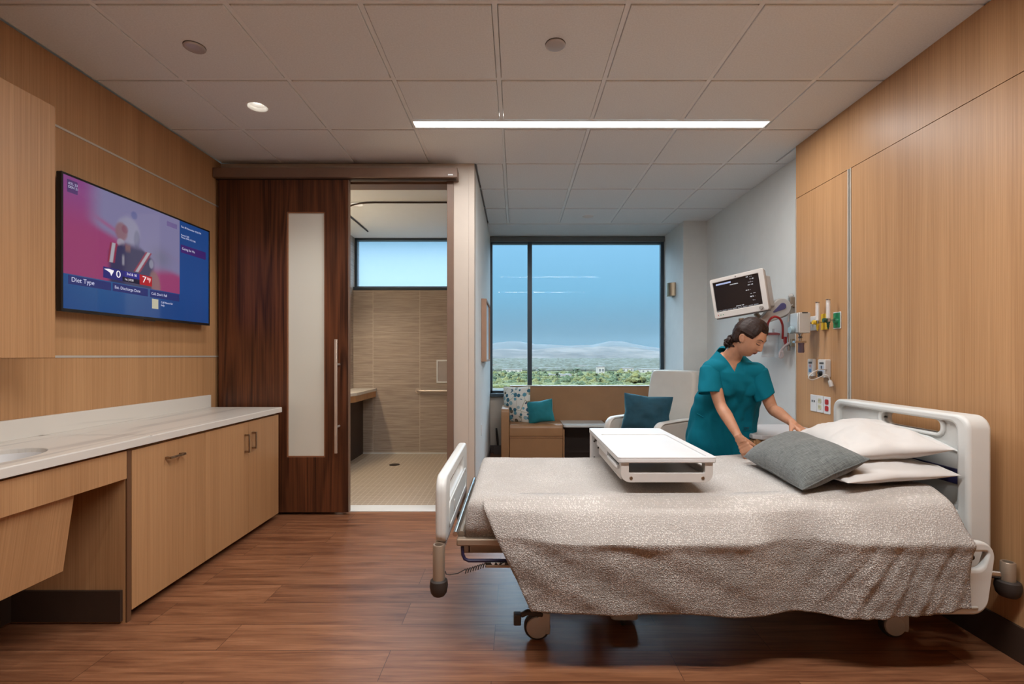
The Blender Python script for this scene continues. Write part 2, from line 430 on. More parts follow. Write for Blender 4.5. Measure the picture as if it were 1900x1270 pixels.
for i, x in enumerate(xs):
    xe = xs[i+1] if i+1 < len(xs) else None
    for j in range(len(ys)-1):
        y0, y1 = ys[j], ys[j+1]
        if y0 < YB: continue
        if xe is None:                      # last strip up to the right wall
            tiles(x, XR+.02 if y0 < 3.6 else XR2+.02, y0, y1); continue
        if y0 > YD-.05 and xe < XA: continue
        a = x
        if y0 > YD-.05 and x < XA: a = XA
        if abs(y0-2.804) < .02 and x > -.75 and x < 1.70:
            tiles(a, xe, y0, SLIT[0]+.0)
        elif y1 < YD+.02 and y0 > 3.35 and x > -.75 and xe < 0:
            mb.box(a+.013, xe, y0+.0, y1, H, H+.03)
        else: tiles(a, xe, y0, y1)
mb.box(XR+.02, XR2+.02, 3.68, 4.009, H, H+.03)
struct('ceiling', mb, M['tile_ceiling'], smooth=False, bevel=0.004)
mb = MB()
for x in xs[1:]:
    for (a, b_) in (((YB, SLIT[0]-.004), (SLIT[1]+.004, ys[-1])) if -.6 < x < 1.7 else ((YB, ys[-1]),)):
        if x < XA and b_ > YD: b_ = YD
        mb.box(x-.012, x+.012, a, b_, H+.006, H+.03)
for y in ys:
    if y < YB: continue
    a, b_ = (XL, XR2) if y < YD+.05 else (XA, XR2)
    mb.box(a, b_, y-.012, y+.012, H+.0075, H+.03)
struct('ceiling_grid', mb, M['grid'], smooth=False)
struct('ceiling_slab', MB().box(XL-.2, XR2+.3, YB-.2, YW+.3, H+.045, H+.3), M['gyp'], smooth=False)
# painted border between the last grid line and the window
struct('ceiling_border', MB().box(XA-.02, XR2, ys[-1]+.012, YW+.05, H-.004, H+.04), M['gyp'], smooth=False)

# left wood wall: three bands of panels with metal strips between them
LT = (1.29, 2.52)
mb = MB()
for (z0, z1) in ((0, LT[0]-.006), (LT[0]+.006, LT[1]-.006), (LT[1]+.006, H)): mb.box(XL-.15, XL, YB, YD, z0, z1)
struct('wall_left', mb, M['oak'], smooth=False)
for k, z in enumerate(LT):
    struct('trim_%d' % (k+1), MB().box(XL-.15, XL+.003, 0.2, YD, z-.006, z+.006), M['alu'], smooth=False)
# right wood wall: headwall panels with fine joints
mb = MB(); yv = 3.10; zt = 2.49
for (y0, y1, z0, z1) in ((YB, yv-.021, 0, zt-.002), (yv+.013, 3.69, 0, zt-.002), (YB, 3.69, zt+.002, H)):
    mb.box(XR, XR+.14, y0, y1, z0, z1)
struct('wall_right', mb, M['oak'], smooth=False)
struct('wall_right_core', MB().box(XR+.006, XR+.3, YB, 3.685, 0, H), M['groove'], smooth=False)
for k, (y0, y1) in enumerate(((yv-.020, yv-.009), (yv+.001, yv+.012), (3.684, 3.696))):
    struct('trim_%d' % (k+3), MB().box(XR-.004, XR+.02, y0, y1, 0.10, zt), M['alu'], smooth=False)
struct('trim_6', MB().box(XR+.02, XR+.03, 3.688, 3.70, .1, zt), M['alu'], smooth=False)
struct('baseboard_right', MB().box(XR-.012, XR, YB, 3.69, 0, .15), M['black_base'], smooth=False)
# white wall beyond it, column, window wall
struct('wall_right_rear', MB().box(XR2, XR2+.2, 3.6, YC+.1, 0, H), M['white_wall'], smooth=False)
struct('column_right', MB().box(1.972, XR2+.2, YC, YW+.1, 0, H), M['white_wall'], smooth=False)
struct('wall_alcove_left', MB().box(XA-.1, XA, YD+.15, YW+.1, 0, H).box(XA-.02, XA, YD+.001, YD+.15, 0, H), M['white_wall'], smooth=False)
struct('wall_sill', MB().box(XA, 1.98, YW-.02, YW+.15, 0, .79), M['beige_wall'], smooth=False)
struct('baseboard_alcove', MB().box(XA, XA+.012, YD, YW-.02, 0, .1).box(XA, 1.97, YW-.032, YW-.02, 0, .1).box(XR2-.012, XR2, 3.7, YC, 0, .1), M['grey_base'], smooth=False)
# wall with the sliding door (opening x -1.5 .. -0.568, height 2.74)
mb = MB(); OX0, OX1, OH = -1.50, -0.568, 2.742
mb.box(XL-.15, OX0, YD, YD+.15, 0, H); mb.box(OX0, OX1, YD, YD+.15, OH, H); mb.box(OX1, XA, YD, YD+.15, 0, H)
struct('wall_back', mb, M['beige_wall'], smooth=False)
struct('wall_front', MB().box(XL-.15, XR+.3, YB-.15, YB, 0, H), M['beige_wall'], smooth=False)
# jamb and corner guard
struct('trim_door_jamb', MB().box(OX1-.004, OX1+.050, YD-.022, YD+.15, 0, OH).box(OX0-.05, OX1+.05, YD+.01, YD+.15, OH-.02, OH), M['brown_trim'], bevel=.002, smooth=False)
struct('trim_corner_guard', MB().box(XA-.045, XA+.003, YD-.003, YD, 0, H-.03).box(XA, XA+.003, YD-.003, YD+.05, 0, H-.03), M['beige_wall'], bevel=.001, smooth=False)
# window
def window(name, x0, x1, z0, z1, y, mulls, fw=.028, dep=.09, mw=.06, gm='glass'):
    mb = MB(); mb.box(x0, x0+fw, y, y+dep, z0, z1); mb.box(x1-fw, x1, y, y+dep, z0, z1)
    mb.box(x0, x1, y, y+dep, z0, z0+fw*1.4); mb.box(x0, x1, y, y+dep, z1-fw, z1)
    for mx in mulls: mb.box(mx-mw/2, mx+mw/2, y-.03, y+dep, z0, z1)
    w = struct(name, mb, M['darkframe'], bevel=.003, smooth=False)
    g = MB(); g.box(x0+fw, x1-fw, y+.04, y+.05, z0+fw, z1-fw).build('glass_pane', M[gm], w, smooth=False)
    return w
w1 = window('window_1', XA, 1.975, .79, H-.06, YW, [0.18])
MB().box(XA, 1.972, YW-.075, YW-.004, H-.075, H-.012).build('shade_housing', M['shade'], w1, bevel=.004, smooth=False)
MB().box(XA, 1.972, YW-.10, YW+.0, .755, .795).build('window_sill', M['darkframe'], w1, bevel=.004, smooth=False)
# glass fin / exterior frame edge seen at the right of the window
struct('trim_window_side', MB().box(1.930, 1.972, YW-.03, YW+.0, .79, H-.06), M['darkframe'], smooth=False)

# ------------------------------------------------------------------ bathroom
BX0, BX1, BY, BH = -2.16, -0.47, 6.42, 2.872
struct('wall_bathroom_back', MB().box(BX0-.4, BX1+.1, BY, YW+.12, 0, 2.185), M['bath_tile'], smooth=False)
struct('wall_bathroom_left', MB().box(BX0-.2, BX0, YD+.15, YW+.1, 0, BH+.02), M['bath_tile_side'], smooth=False)
struct('wall_bathroom_right', MB().box(BX1, XA-.09, YD+.14, YW+.1, 0, H), M['bath_tile_side'], smooth=False)
_cb = MB(); holed(_cb, BX0-.3, XA-.09, YD+.14, YW+.12, BH, H+.02, -1.66, 5.05, .0605); _cb.box(BX0-.3, XA-.09, YD+.14, YW+.12, BH+.05, BH+.07)
struct('ceiling_bathroom', _cb, plain('bathroom_ceiling_paint', (.74, .78, .80), .5, var=.01), smooth=False)
w2 = window('window_2', BX0, BX1+.02, 2.185, BH, YW-.02, [], fw=.03, gm='lightened_glass')
MB().box(BX0-.0, BX1, BY-.012, YW-.02, 2.165, 2.205).build('window_sill', M['darkframe'], w2, bevel=.003, smooth=False)
struct('trim_bathroom_cove', MB().box(BX0, BX1, BY-.008, BY, 0, .012), M['gyp'], smooth=False)
# sprinkler cover plates
def sprinkler(x, y, label):
    t = thing('sprinkler_cover', label, 'sprinkler', (x, y, H), 'round sprinkler cover plates in the ceiling')
    MB().lathe([(0, -.010), (.040, -.011), (.048, -.009), (.051, -.006), (.050, -.002)], (x, y, H)).build('cover_plate', M['steel_matte'], t)
    MB().lathe([(.052, -.001), (.052, .0005)], (x, y, H)).build('cup', M['rubber'], t)
M['steel_matte'] = plain('pale_satin_metal', (.50, .47, .46), .25, .2)
sprinkler(-1.66, 2.50, 'round shiny sprinkler cover plate in the ceiling on the left, over the counter side')
sprinkler(.20, 2.48, 'round shiny sprinkler cover plate in the ceiling in front of the linear light')
# ------------------------------------------------------------------ sliding door, track
t = thing('sliding_door', 'dark walnut sliding door with a tall frosted glass strip, open beside the bathroom', 'door', (-1.9, 3.955, 0.02))
dy0, dy1, dz0, dz1 = 3.935, 3.98, .022, 2.725
dx0, dx1 = XL+.03, -1.366
gx0, gx1, gz0, gz1 = P(532, 0, 3.935).x, P(603, 0, 3.935).x, P(0, 849, 3.935).z, P(0, 393, 3.935).z
MB().frame([(dx0, dz0), (dx1, dz0), (dx1, dz1), (dx0, dz1)], [(gx0, gz0), (gx1, gz0), (gx1, gz1), (gx0, gz1)], 'xz', dy0, dy1).build('door_panel', M['walnut'], t, smooth=False, bevel=.002)
MB().box(gx0, gx1, dy0+.014, dy1-.014, gz0, gz1).build('glass_lite', M['frost'], t, smooth=False)
MB().frame([(gx0, gz0), (gx1, gz0), (gx1, gz1), (gx0, gz1)], [(gx0+.009, gz0+.009), (gx1-.009, gz0+.009), (gx1-.009, gz1-.009), (gx0+.009, gz1-.009)], 'xz', dy0+.006, dy0+.014).build('glazing_bead', plain('walnut_bead', (.30, .14, .07), .4), t, smooth=False)
MB().box(dx1, dx1+.004, dy0, dy1, dz0, dz1).build('edge_strip', M['brown_trim'], t, smooth=False)
hx = P(623, 0, 3.87).x; hz0, hz1 = P(0, 842, 3.87).z, P(0, 630, 3.87).z
mb = MB().box(hx-.011, hx+.011, 3.865, 3.879, hz0, hz1)
h_ = mb.build('pull_handle', M['nickel'], t, bevel=.003)
for z in (P(0, 677, 3.87).z, P(0, 793, 3.87).z): MB().cyl((hx+.004, 3.876, z), (hx+.004, 3.936, z), .009).build('standoff', M['nickel'], h_)
t = thing('sliding_door_track', 'brown metal header box over the sliding door', 'door track', (-1.45, 3.96, 2.735))
MB().box(XL+.004, -.476, 3.90, 4.018, 2.735, 2.812).build('header_cover', M['brown_trim'], t, bevel=.003)
MB().box(XL+.01, -.49, 3.935, 3.98, 2.728, 2.74).build('rail', M['black_base'], t, smooth=False)
MB().box(-.55, -.51, 3.897, 3.900, 2.748, 2.757).build('maker_plate', M['white_plastic'], t, smooth=False)

# ------------------------------------------------------------------ vanity counter with cabinets
CT, CTh = .886, .04
cx1 = -1.868; cyE = 3.86
t = thing('stone_countertop', 'long white veined stone countertop with backsplash along the left wall', 'countertop', (-2.15, 2.0, CT-CTh))
# top with an oval basin hole near the left picture edge
bx, by, brx, bry = -2.13, 1.90, .165, .25
n = 48
outer = []; inner = []
for k in range(n):
    a = 2*PI*k/n; inner.append((bx+brx*math.cos(a), by+bry*math.sin(a)))
    # matching point of the surrounding rectangle patch
    c_, s_ = math.cos(a), math.sin(a); px0, px1, py0, py1 = XL+.002, cx1, 1.3, 2.5
    k1 = min(((px1-bx)/c_ if c_ > 1e-6 else (px0-bx)/c_ if c_ < -1e-6 else 1e9), ((py1-by)/s_ if s_ > 1e-6 else (py0-by)/s_ if s_ < -1e-6 else 1e9))
    outer.append((bx+c_*k1, by+s_*k1))
mb = MB(); mb.frame(outer, inner, 'xy', CT-CTh, CT)
mb.box(XL+.002, cx1, 2.49, cyE, CT-CTh, CT); mb.box(XL+.002, cx1, -.6, 1.31, CT-CTh, CT)
mb.build('counter_slab', M['quartz'], t, bevel=.003, smooth=False)
mb = MB(); mb.box(cx1-.004, cx1+.001, -.6, cyE+.001, CT-CTh-.0, CT-.003); mb.build('counter_edge', M['quartz'], t, bevel=.002, smooth=False)
MB().box(XL+.002, XL+.022, -.6, cyE-.005, CT, CT+.098).build('backsplash', M['quartz'], t, bevel=.002, smooth=False)
mb = MB(); rings = []
for (f, z) in ((1.02, CT-.012), (1.0, CT-.02), (.96, CT-.07), (.82, CT-.12), (.45, CT-.145), (.05, CT-.15)):
    rings.append(mb.ring([(bx+brx*f*math.cos(2*PI*k/n), by+bry*f*math.sin(2*PI*k/n), z) for k in range(n)]))
for a, b_ in zip(rings, rings[1:]): mb.bridge(a, b_)
mb.cap(rings[-1]); mb.build('sink_basin', M['white_plastic'], t)

fx = -1.885; base = .058; topz = CT-CTh-.012
def handle(mb, pts): mb.tube(pts, .0055, 8)
oak = M['oak']
def pull(parent, p0, p1, out=.032):
    p0, p1 = Vector(p0), Vector(p1); d = Vector((out, 0, 0)); mb = MB()
    u = (p1-p0).normalized()*.0065
    for a, b_ in ((p0, p0+d), (p1-u*2, p1-u*2+d)):
        lo = [min(a[i], b_[i]) for i in range(3)]; hi = [max(a[i], b_[i]) for i in range(3)]
        q = [abs(c) for c in (u*2)]
        mb.box(lo[0], hi[0], lo[1]-(0 if q[1] else .006), hi[1]+(q[1] if q[1] else .006), lo[2]-(0 if q[2] else .006), hi[2]+(q[2] if q[2] else .006))
    a, b_ = p0+d, p1+d
    mb.box(a.x-.006, a.x+.002, min(a.y, b_.y)-(.0 if abs(u.y) > 0 else .006), max(a.y, b_.y)+(.0 if abs(u.y) > 0 else .006), min(a.z, b_.z)-(.0 if abs(u.z) > 0 else .006), max(a.z, b_.z)+(.0 if abs(u.z) > 0 else .006))
    return mb.build('handle', M['bronze_handle'], parent, bevel=.0015)
def cabinet(y0, y1, label, doors):
    t = thing('base_cabinet', label, 'cabinet', ((XL+fx)/2, (y0+y1)/2, 0), 'oak base cabinets under the stone countertop')
    mb = MB(); mb.box(XL+.004, fx-.022, y0+.001, y1-.001, base, topz)
    mb.build('body', oak, t, smooth=False)
    MB().box(XL+.004, fx-.085, y0+.001, y1-.001, 0, base).build('toe_kick', M['black_base'], t, smooth=False)
    for (a, b_, hd) in doors:
        d = MB().box(fx-.020, fx, a+.0015, b_-.0015, base-.01, topz-.004).build('door', oak, t, bevel=.0012, smooth=False)
        if hd[0] == 'v': pull(d, (fx, hd[1], hd[2]), (fx, hd[1], hd[3]))
        else: pull(d, (fx, hd[1], hd[3]), (fx, hd[2], hd[3]))
    return t
cabinet(2.935, 3.842, 'two-door oak base cabinet next to the dark sliding door', [(2.935, 3.41, ('v', 3.365, P(0, 840, 3.37).z, P(0, 806, 3.37).z)), (3.41, 3.842, ('v', 3.455, P(0, 833, 3.45).z, P(0, 802, 3.45).z))])
cabinet(2.375, 2.935, 'single-door oak base cabinet with a horizontal pull, beside the open knee space', [(2.375, 2.935, ('h', 2.60, 2.72, P(0, 846, 2.66).z))])
# knee space: end panel, apron, slanted access panel
t = thing('vanity_knee_space', 'open oak vanity bay with slanted panel under the sink', 'vanity', (-2.15, 1.7, 0))
MB().box(XL+.004, fx-.01, 2.345, 2.373, 0.0, topz).build('side_panel', oak, t, smooth=False)
MB().box(fx-.006, fx+.0, 2.347, 2.371, 0.0, topz).build('edge_strip', plain('oak_edge_band', (.13, .06, .028), .45), t, smooth=False)
MB().box(fx-.02, fx-.0, 0.6, 2.345, topz-.135, topz).build('apron', oak, t, smooth=False, bevel=.001)
sl = [(-1.930, topz-.10), (-1.910, topz-.10), (-1.965, .36), (-1.985, .36)]
MB().prism(sl, 'xz', .6, 2.10).build('slanted_panel', M['oak_slant'], t, smooth=False)
MB().prism([(XL+.016, .36), (-1.986, .36), (-1.931, topz-.10), (XL+.016, topz-.10)], 'xz', 2.06, 2.085).build('slant_side', oak, t, smooth=False)
MB().box(XL+.004, fx-.02, 2.33, 2.346, 0.012, .16).box(XL+.004, XL+.02, .8, 2.33, .012, .16).build('scuff_base', M['black_base'], t, smooth=False)
MB().box(XL+.004, XL+.015, .8, 2.34, .16, topz).build('back_panel', oak, t, smooth=False)

# upper cabinet
t = thing('upper_cabinet', 'tall oak wall cabinet at the left edge, above the sink', 'cabinet', (-2.3, 1.6, 1.288))
ux = -2.15; uy = 2.26
MB().box(XL+.004, ux-.022, .3, uy-.002, 1.288, 2.452).build('body', oak, t, smooth=False)
MB().box(ux-.02, ux, 1.30, uy, 1.285, 2.455).build('door', oak, t, bevel=.0015, smooth=False)
MB().box(ux-.02, ux, .3, 1.297, 1.285, 2.455).build('door', oak, t, bevel=.0015, smooth=False)

# ------------------------------------------------------------------ television
tx = -2.375; ty0, ty1 = 2.53, 3.755; tz0, tz1 = 1.528, 2.262
t = thing('wall_television', 'large black wall television showing a football game with blue menu bars', 'television', (tx, (ty0+ty1)/2, tz0))
MB().box(tx-.03, tx-.004, ty0, ty1, tz0, tz1).build('housing', M['black'], t, bevel=.004, smooth=False)
MB().frame([(ty0, tz0), (ty1, tz0), (ty1, tz1), (ty0, tz1)], [(ty0+.011, tz0+.017), (ty1-.011, tz0+.017), (ty1-.011, tz1-.011), (ty0+.011, tz1-.011)], 'yz', tx-.006, tx).build('bezel', M['black'], t, bevel=.0015, smooth=False)
MB().box(XL, tx-.03, 2.85, 3.45, 1.62, 2.1).build('wall_bracket', M['black'], t, smooth=False)
MB().box(tx-.008, tx-.002, 3.10, 3.19, tz0-.008, tz0+.001).build('sensor_tab', M['black'], t, smooth=False)
# the picture on the screen: broadcast frame + menu
NY, NZ = 260, 150
def mixc(a, b_, k): return tuple(a[i]*(1-k)+b_[i]*k for i in range(3))
def sst(a, b_, x):
    k = min(1, max(0, (x-a)/(b_-a))); return k*k*(3-2*k)
pink = (.38, .06, .19); lil = (.26, .24, .43); magenta = (.30, .08, .28); blue = (.008, .065, .27); blue2 = (.012, .09, .36)
US = .731
def screen_col(u, v):       # u 0..1 left-right, v 0..1 bottom-top
    if u > US: return mixc(blue, blue2, .5*sst(0, .4, v)*(1-v))
    if v < .262:
        k = math.exp(-((u-.22)/.30)**2)*(.5+v*2)
        return mixc(blue, (.03, .12, .33), min(1, k))
    x = u/US; y = (v-.262)/.738
    c = mixc(pink, magenta, sst(.4, 1, y))
    # pale blurred crowd band sweeping from the upper middle to the right edge
    top = 1.2; low = .56-.42*(x-.25)
    k = sst(low-.05, low+.06, y)*sst(.12, .30, x)
    c = mixc(c, lil, k)
    c = mixc(c, (.42, .10, .25), .7*math.exp(-((y-(.80-.55*x))/.028)**2)*sst(.18, .3, x)*sst(.52, .40, x))
    c = mixc(c, (.42, .12, .26), .6*math.exp(-((y-(.80-.36*x))/.025)**2)*sst(.70, .85, x))
    c = mixc(c, lil, sst(.46, .56, x)*sst(.16, .30, y-.25*(x-.7))*.9)
    c = mixc(c, (.18, .18, .26), .6*math.exp(-((x-.80)/.11)**2-((y-.42)/.13)**2))
    # player
    d = ((x-.49)/.105)**2+((y-.63)/.17)**2
    c = mixc(c, (.36, .35, .48), .75*sst(1.25, .6, d))
    c = mixc(c, (.12, .13, .22), .45*sst(1.2, .4, ((x-.565)/.03)**2+((y-.56)/.12)**2))
    c = mixc(c, (.30, .14, .17), .85*sst(1.3, .5, ((x-.43)/.055)**2+((y-.60)/.11)**2))
    c = mixc(c, (.25, .06, .12), .5*sst(1.3, .5, ((x-.46)/.03)**2+((y-.64)/.05)**2))
    c = mixc(c, (.44, .42, .52), .8*sst(1.2, .5, ((x-.425)/.035)**2+((y-.47)/.05)**2))
    c = mixc(c, (.05, .09, .32), .5*sst(1.3, .4, ((x-.54)/.03)**2+((y-.84)/.05)**2))
    cxp = .525; hw = .20-.13*sst(.33, .52, y)
    jer = sst(hw+.02, hw-.03, abs(x-cxp))*sst(.52, .42, y)
    c = mixc(c, (.045, .042, .12), jer)
    c = mixc(c, (.28, .13, .13), .7*sst(.030, .015, abs(x-.485))*sst(.36, .42, y)*sst(.50, .44, y))
    c = mixc(c, (.40, .38, .46), .8*sst(.012, .006, abs(x-.445))*sst(.36, .30, y)*sst(.20, .24, y))
    for sx, m_, a0_, a1_ in ((.355, .10, .22, .44), (.625, .42, .17, .44)):
        dd = abs(x-sx-m_*(y-.32))
        if a0_ < y < a1_: c = mixc(c, (.32, .03, .08), sst(.034, .024, dd)); c = mixc(c, (.50, .48, .55), sst(.018, .009, dd))
    c = mixc(c, (.38, .38, .50), .7*sst(1.2, .5, ((x-.70)/.022)**2+((y-.31)/.06)**2))
    c = mixc(c, (.30, .15, .16), .85*sst(1.2, .5, ((x-.735-.12*(.12-y))/.055)**2+((y-.08)/.16)**2))
    return c
mb = MB(); sy0, sy1, sz0, sz1 = ty0+.010, ty1-.010, tz0+.016, tz1-.010
vs = mb.grid(lambda a, b_: (tx-.0035, sy0+a*(sy1-sy0), sz0+b_*(sz1-sz0)), NY, NZ)
sc_ = mb.build('screen', M['black'], t, smooth=False)
ca = sc_.data.color_attributes.new('picture', 'FLOAT_COLOR', 'POINT')
arr = np.ones(((NY+1)*(NZ+1), 4), np.float32)
for i in range(NY+1):
    for j in range(NZ+1): arr[i*(NZ+1)+j, :3] = screen_col(i/NY, j/NZ)
ca.data.foreach_set('color', arr.ravel())
m, nt, b = newmat('television_picture')
at = N(nt, 'ShaderNodeVertexColor'); at.layer_name = 'picture'
b.inputs['Base Color'].default_value = (.01, .01, .01, 1); b.inputs['Roughness'].default_value = .08
L(nt, at.outputs[0], b.inputs['Emission Color']); b.inputs['Emission Strength'].default_value = 0.62
sc_.data.materials[0] = m
def em(name, c): return emit(name, c, .62)
navy_bar = em('menu_bar', (.012, .018, .10)); dark_bar = em('menu_bar_dark', (.03, .01, .10))
scr_txt = em('screen_text', (.42, .45, .60))
def srect(name, u0, u1, v0, v1, mat, d=.0005):
    return MB().box(tx-.0035, tx-.0035+d, sy0+u0*(sy1-sy0), sy0+u1*(sy1-sy0), sz0+v0*(sz1-sz0), sz0+v1*(sz1-sz0)).build(name, mat, sc_, smooth=False)
def stext(body, u, v, size, mat=None, align='LEFT', sx=1.0):
    return text('screen_text', body, size, mat or scr_txt, sc_, (tx-.0025, sy0+u*(sy1-sy0), sz0+v*(sz1-sz0)), (PI/2, 0, PI/2), align, thick=.0002, sx=sx)
for (u0, u1) in ((.026, .251), (.262, .487), (.504, US-.003)): srect('menu_bar', u0, u1, .188, .255, navy_bar)
stext('Diet Type', .040, .224, .035); stext('Est. Discharge Date', .272, .222, .0245); stext("Call, Don't Fall", .512, .222, .0235)
srect('menu_icon', .517, .563, .085, .175, em('menu_icon', (.33, .33, .26))); stext('Call Nurse for\nhelp', .583, .14, .019)
srect('menu_bar', .742, .970, .685, .765, dark_bar); stext('Caring for Me', .752, .727, .024)
stext('Sun, 08 November 10:34 PM', .745, .945, .0185); stext('Room 5 182\nPhone: (949) 417-5182', .745, .85, .0165)
srect('score_tag', .021, .072, .877, .973, em('score_tag', (.05, .02, .10))); stext('ATL 23\nDEN 21', .025, .932, .0185)
srect('program_tag', .629, .71, .90, .945, em('program_tag', (.10, .08, .20)))
srect('score_bar', .207, .335, .285, .375, em('score_navy', (.012, .012, .11))); srect('score_bar', .335, .430, .285, .375, em('score_navy_dark', (.015, .015, .16)))
srect('score_bar', .320, .430, .285, .325, em('score_black', (.004, .004, .02)), .0007)
srect('score_bar', .430, .517, .285, .375, em('score_red', (.25, .008, .015)))
tw = em('score_text', (.62, .62, .68))
stext('0', .280, .333, .060, tw, sx=1.2); stext('7', .448, .333, .058, tw, sx=1.2); stext('3rd & 10', .345, .354, .022, tw); stext('1st | 8:28', .333, .306, .018, tw)
# swoosh shaped team mark and a small flag mark
mb = MB(); a0 = lambda u, v: (sy0+u*(sy1-sy0), sz0+v*(sz1-sz0))
mb.prism([a0(.211, .358), a0(.240, .365), a0(.268, .358), a0(.262, .338), a0(.252, .310), a0(.246, .334), a0(.231, .346)], 'yz', tx-.0030, tx-.0022).build('team_mark', tw, sc_, smooth=False)
mb = MB(); mb.prism([a0(.482, .362), a0(.508, .356), a0(.506, .335), a0(.497, .310), a0(.494, .337), a0(.480, .340)], 'yz', tx-.0030, tx-.0022).build('team_mark', em('mark_red', (.5, .25, .27)), sc_, smooth=False)

# ------------------------------------------------------------------ bathroom fittings
t = thing('bathroom_counter', 'small pale stone vanity shelf inside the bathroom', 'countertop', (-2.0, 5.9, .6))
poly = [(BX0+.002, 4.9), (-2.02, 4.9), (-1.95, 5.35), (-1.85, 5.62), (-1.85, BY-.002), (BX0+.002, BY-.002)]
MB().prism(poly, 'xy', .83, .866).build('counter_slab', M['quartz'], t, bevel=.003, smooth=False)
MB().prism([(x-.012 if x > BX0+.01 else x, y) for x, y in poly], 'xy', .755, .83).build('apron', M['oak'], t, smooth=False)
MB().box(BX0+.002, -2.03, 5.0, BY-.002, .0, .755).build('support_panel', M['black_base'], t, smooth=False)
t = thing('wall_niche', 'white framed soap niche in the bathroom tile wall', 'niche', (-.98, BY, 1.0))
nx0, nx1, nz0, nz1 = P(810, 0, BY).x, P(810, 0, BY).x+.32, P(0, 711, BY).z, P(0, 668, BY).z
MB().frame([(nx0, nz0), (nx1, nz0), (nx1, nz1), (nx0, nz1)], [(nx0+.02, nz0+.02), (nx1-.02, nz0+.02), (nx1-.02, nz1-.02), (nx0+.02, nz1-.02)], 'xz', BY-.012, BY-.0005).build('frame', M['gyp'], t, smooth=False, bevel=.002)
MB().box(nx0+.02, nx1-.02, BY-.004, BY-.001, nz0+.02, nz1-.02).build('back_plate', plain('niche_back', (.42, .38, .36), .5), t, smooth=False)
t = thing('grab_bar', 'brushed steel grab bar on the bathroom tile wall', 'grab bar', (-1.2, BY-.04, .8))
gz = P(0, 726, BY-.05).z; gx = P(775, 0, BY-.05).x
MB().tube([(gx, BY-.002, gz), (gx, BY-.035, gz), (gx+.012, BY-.05, gz), (gx+.03, BY-.055, gz), (gx+.7, BY-.055, gz)], .016, 14).build('bar', M['nickel'], t)
MB().lathe([(.0, 0), (.036, 0), (.04, .004), (.036, .010), (.0, .012)], (gx, BY-.013, gz), 'y').build('flange', M['nickel'], t)
t = thing('floor_drain', 'round dark floor drain in the bathroom mosaic', 'drain', (-1.45, 5.75, 0))
c = P(732, 863, 1.293*899/202)
MB().lathe([(0, .0), (.062, .0), (.062, .003), (.055, .004), (0, .004)], (c.x, c.y, 0)).build('grate', M['rubber'], t)
t = thing('shower_curtain_track', 'curved dark curtain track on the bathroom ceiling', 'curtain track', (-1.3, 5.2, BH-.02))
pts = [Vector((-.48, 4.95, BH-.01)), Vector((-1.45, 4.95, BH-.01))]
for k in range(9):
    a = PI/2+PI/2*k/8; pts.append(Vector((-1.45+.42*math.cos(a), 5.37-.42*math.sin(a), BH-.01)))
pts += [Vector((-1.87, 5.7, BH-.01)), Vector((-1.87, 6.1, BH-.01))]
MB().tube(pts, .009, 8).build('rail', M['black_base'], t)
t = thing('vanity_sconce', 'warm wall light over the bathroom vanity, behind the door', 'wall light', (BX0, 5.1, 1.9))
MB().box(BX0, BX0+.03, 4.55, 5.6, 1.9, 1.96).build('housing', M['alu'], t, bevel=.003)
MB().box(BX0+.005, BX0+.06, 4.57, 5.58, 1.885, 1.9).build('diffuser', emit('warm_diffuser', (1, .78, .52), 60), t, bevel=.003)
# ------------------------------------------------------------------ hospital bed
BY0, BY1 = 2.09, 2.99                # mattress near and far side
MX0, MX1 = -.20, 1.84
pl = M['plastic']
def top_z(x): return .662+.050*max(0, min(1, (x-.9)/.9))**1.5
t = thing('hospital_bed', 'adjustable hospital bed with white plastic headboard and footboard, on casters', 'bed', (.85, 2.54, 0))
mb = MB()
prof = rrect(BY0, BY1, .50, .655, .05, 5)
rings = []
for k in range(25):
    x = MX0+(MX1-MX0)*k/24; e = min(k, 24-k); s_ = {0: .90, 1: .985}.get(e, 1)
    cyy = (BY0+BY1)/2
    rings.append([(x, cyy+(y-cyy)*s_, (z+(top_z(x)-.662)*(z-.5)/.155)) for y, z in prof])
mb.loft(rings).build('mattress', M['sheet'], t)
# headboard: panel with hand slot plus thick rim
hy0, hy1, hz0, hz1 = 2.075, 2.965, .36, 1.035
def samefr(o, i): return o, i
out = rrect(hy0+.03, hy1-.03, hz0, hz1-.02, .05, 7)
slot = rrect(2.235, 2.60, .935, .997, .028, 7)
mb = MB(); mb.frame(out, slot, 'yz', 1.965, 2.02)
hb = mb.build('headboard', pl, t, bevel=.008, seg=3)
mb = MB()
O = rrect(hy0, hy1, hz0-.02, hz1, .06, 8); I = rrect(hy0+.06, hy1-.045, hz0+.04, hz1-.036, .04, 8)
mb.frame(O, I, 'yz', 1.935, 2.040); mb.build('headboard_rim', pl, hb, bevel=.016, seg=4)
mb = MB(); mb.frame(rrect(2.215, 2.62, .918, 1.014, .04, 7), slot, 'yz', 1.952, 2.0); mb.build('slot_rim', pl, hb, bevel=.007, seg=3)
mb = MB(); mb.prism(rrect(2.10, 2.48, .722, .79, .008, 3), 'yz', 1.957, 1.972).build('navy_label', M['navy'], hb, bevel=.002)
mb = MB()          # moulded ridge
mb.tube([(1.955, 2.12, .865), (1.957, 2.3, .905), (1.957, 2.6, .915), (1.957, 2.9, .905)], [.004, .010, .012, .012], 8).build('moulded_ridge', pl, hb)
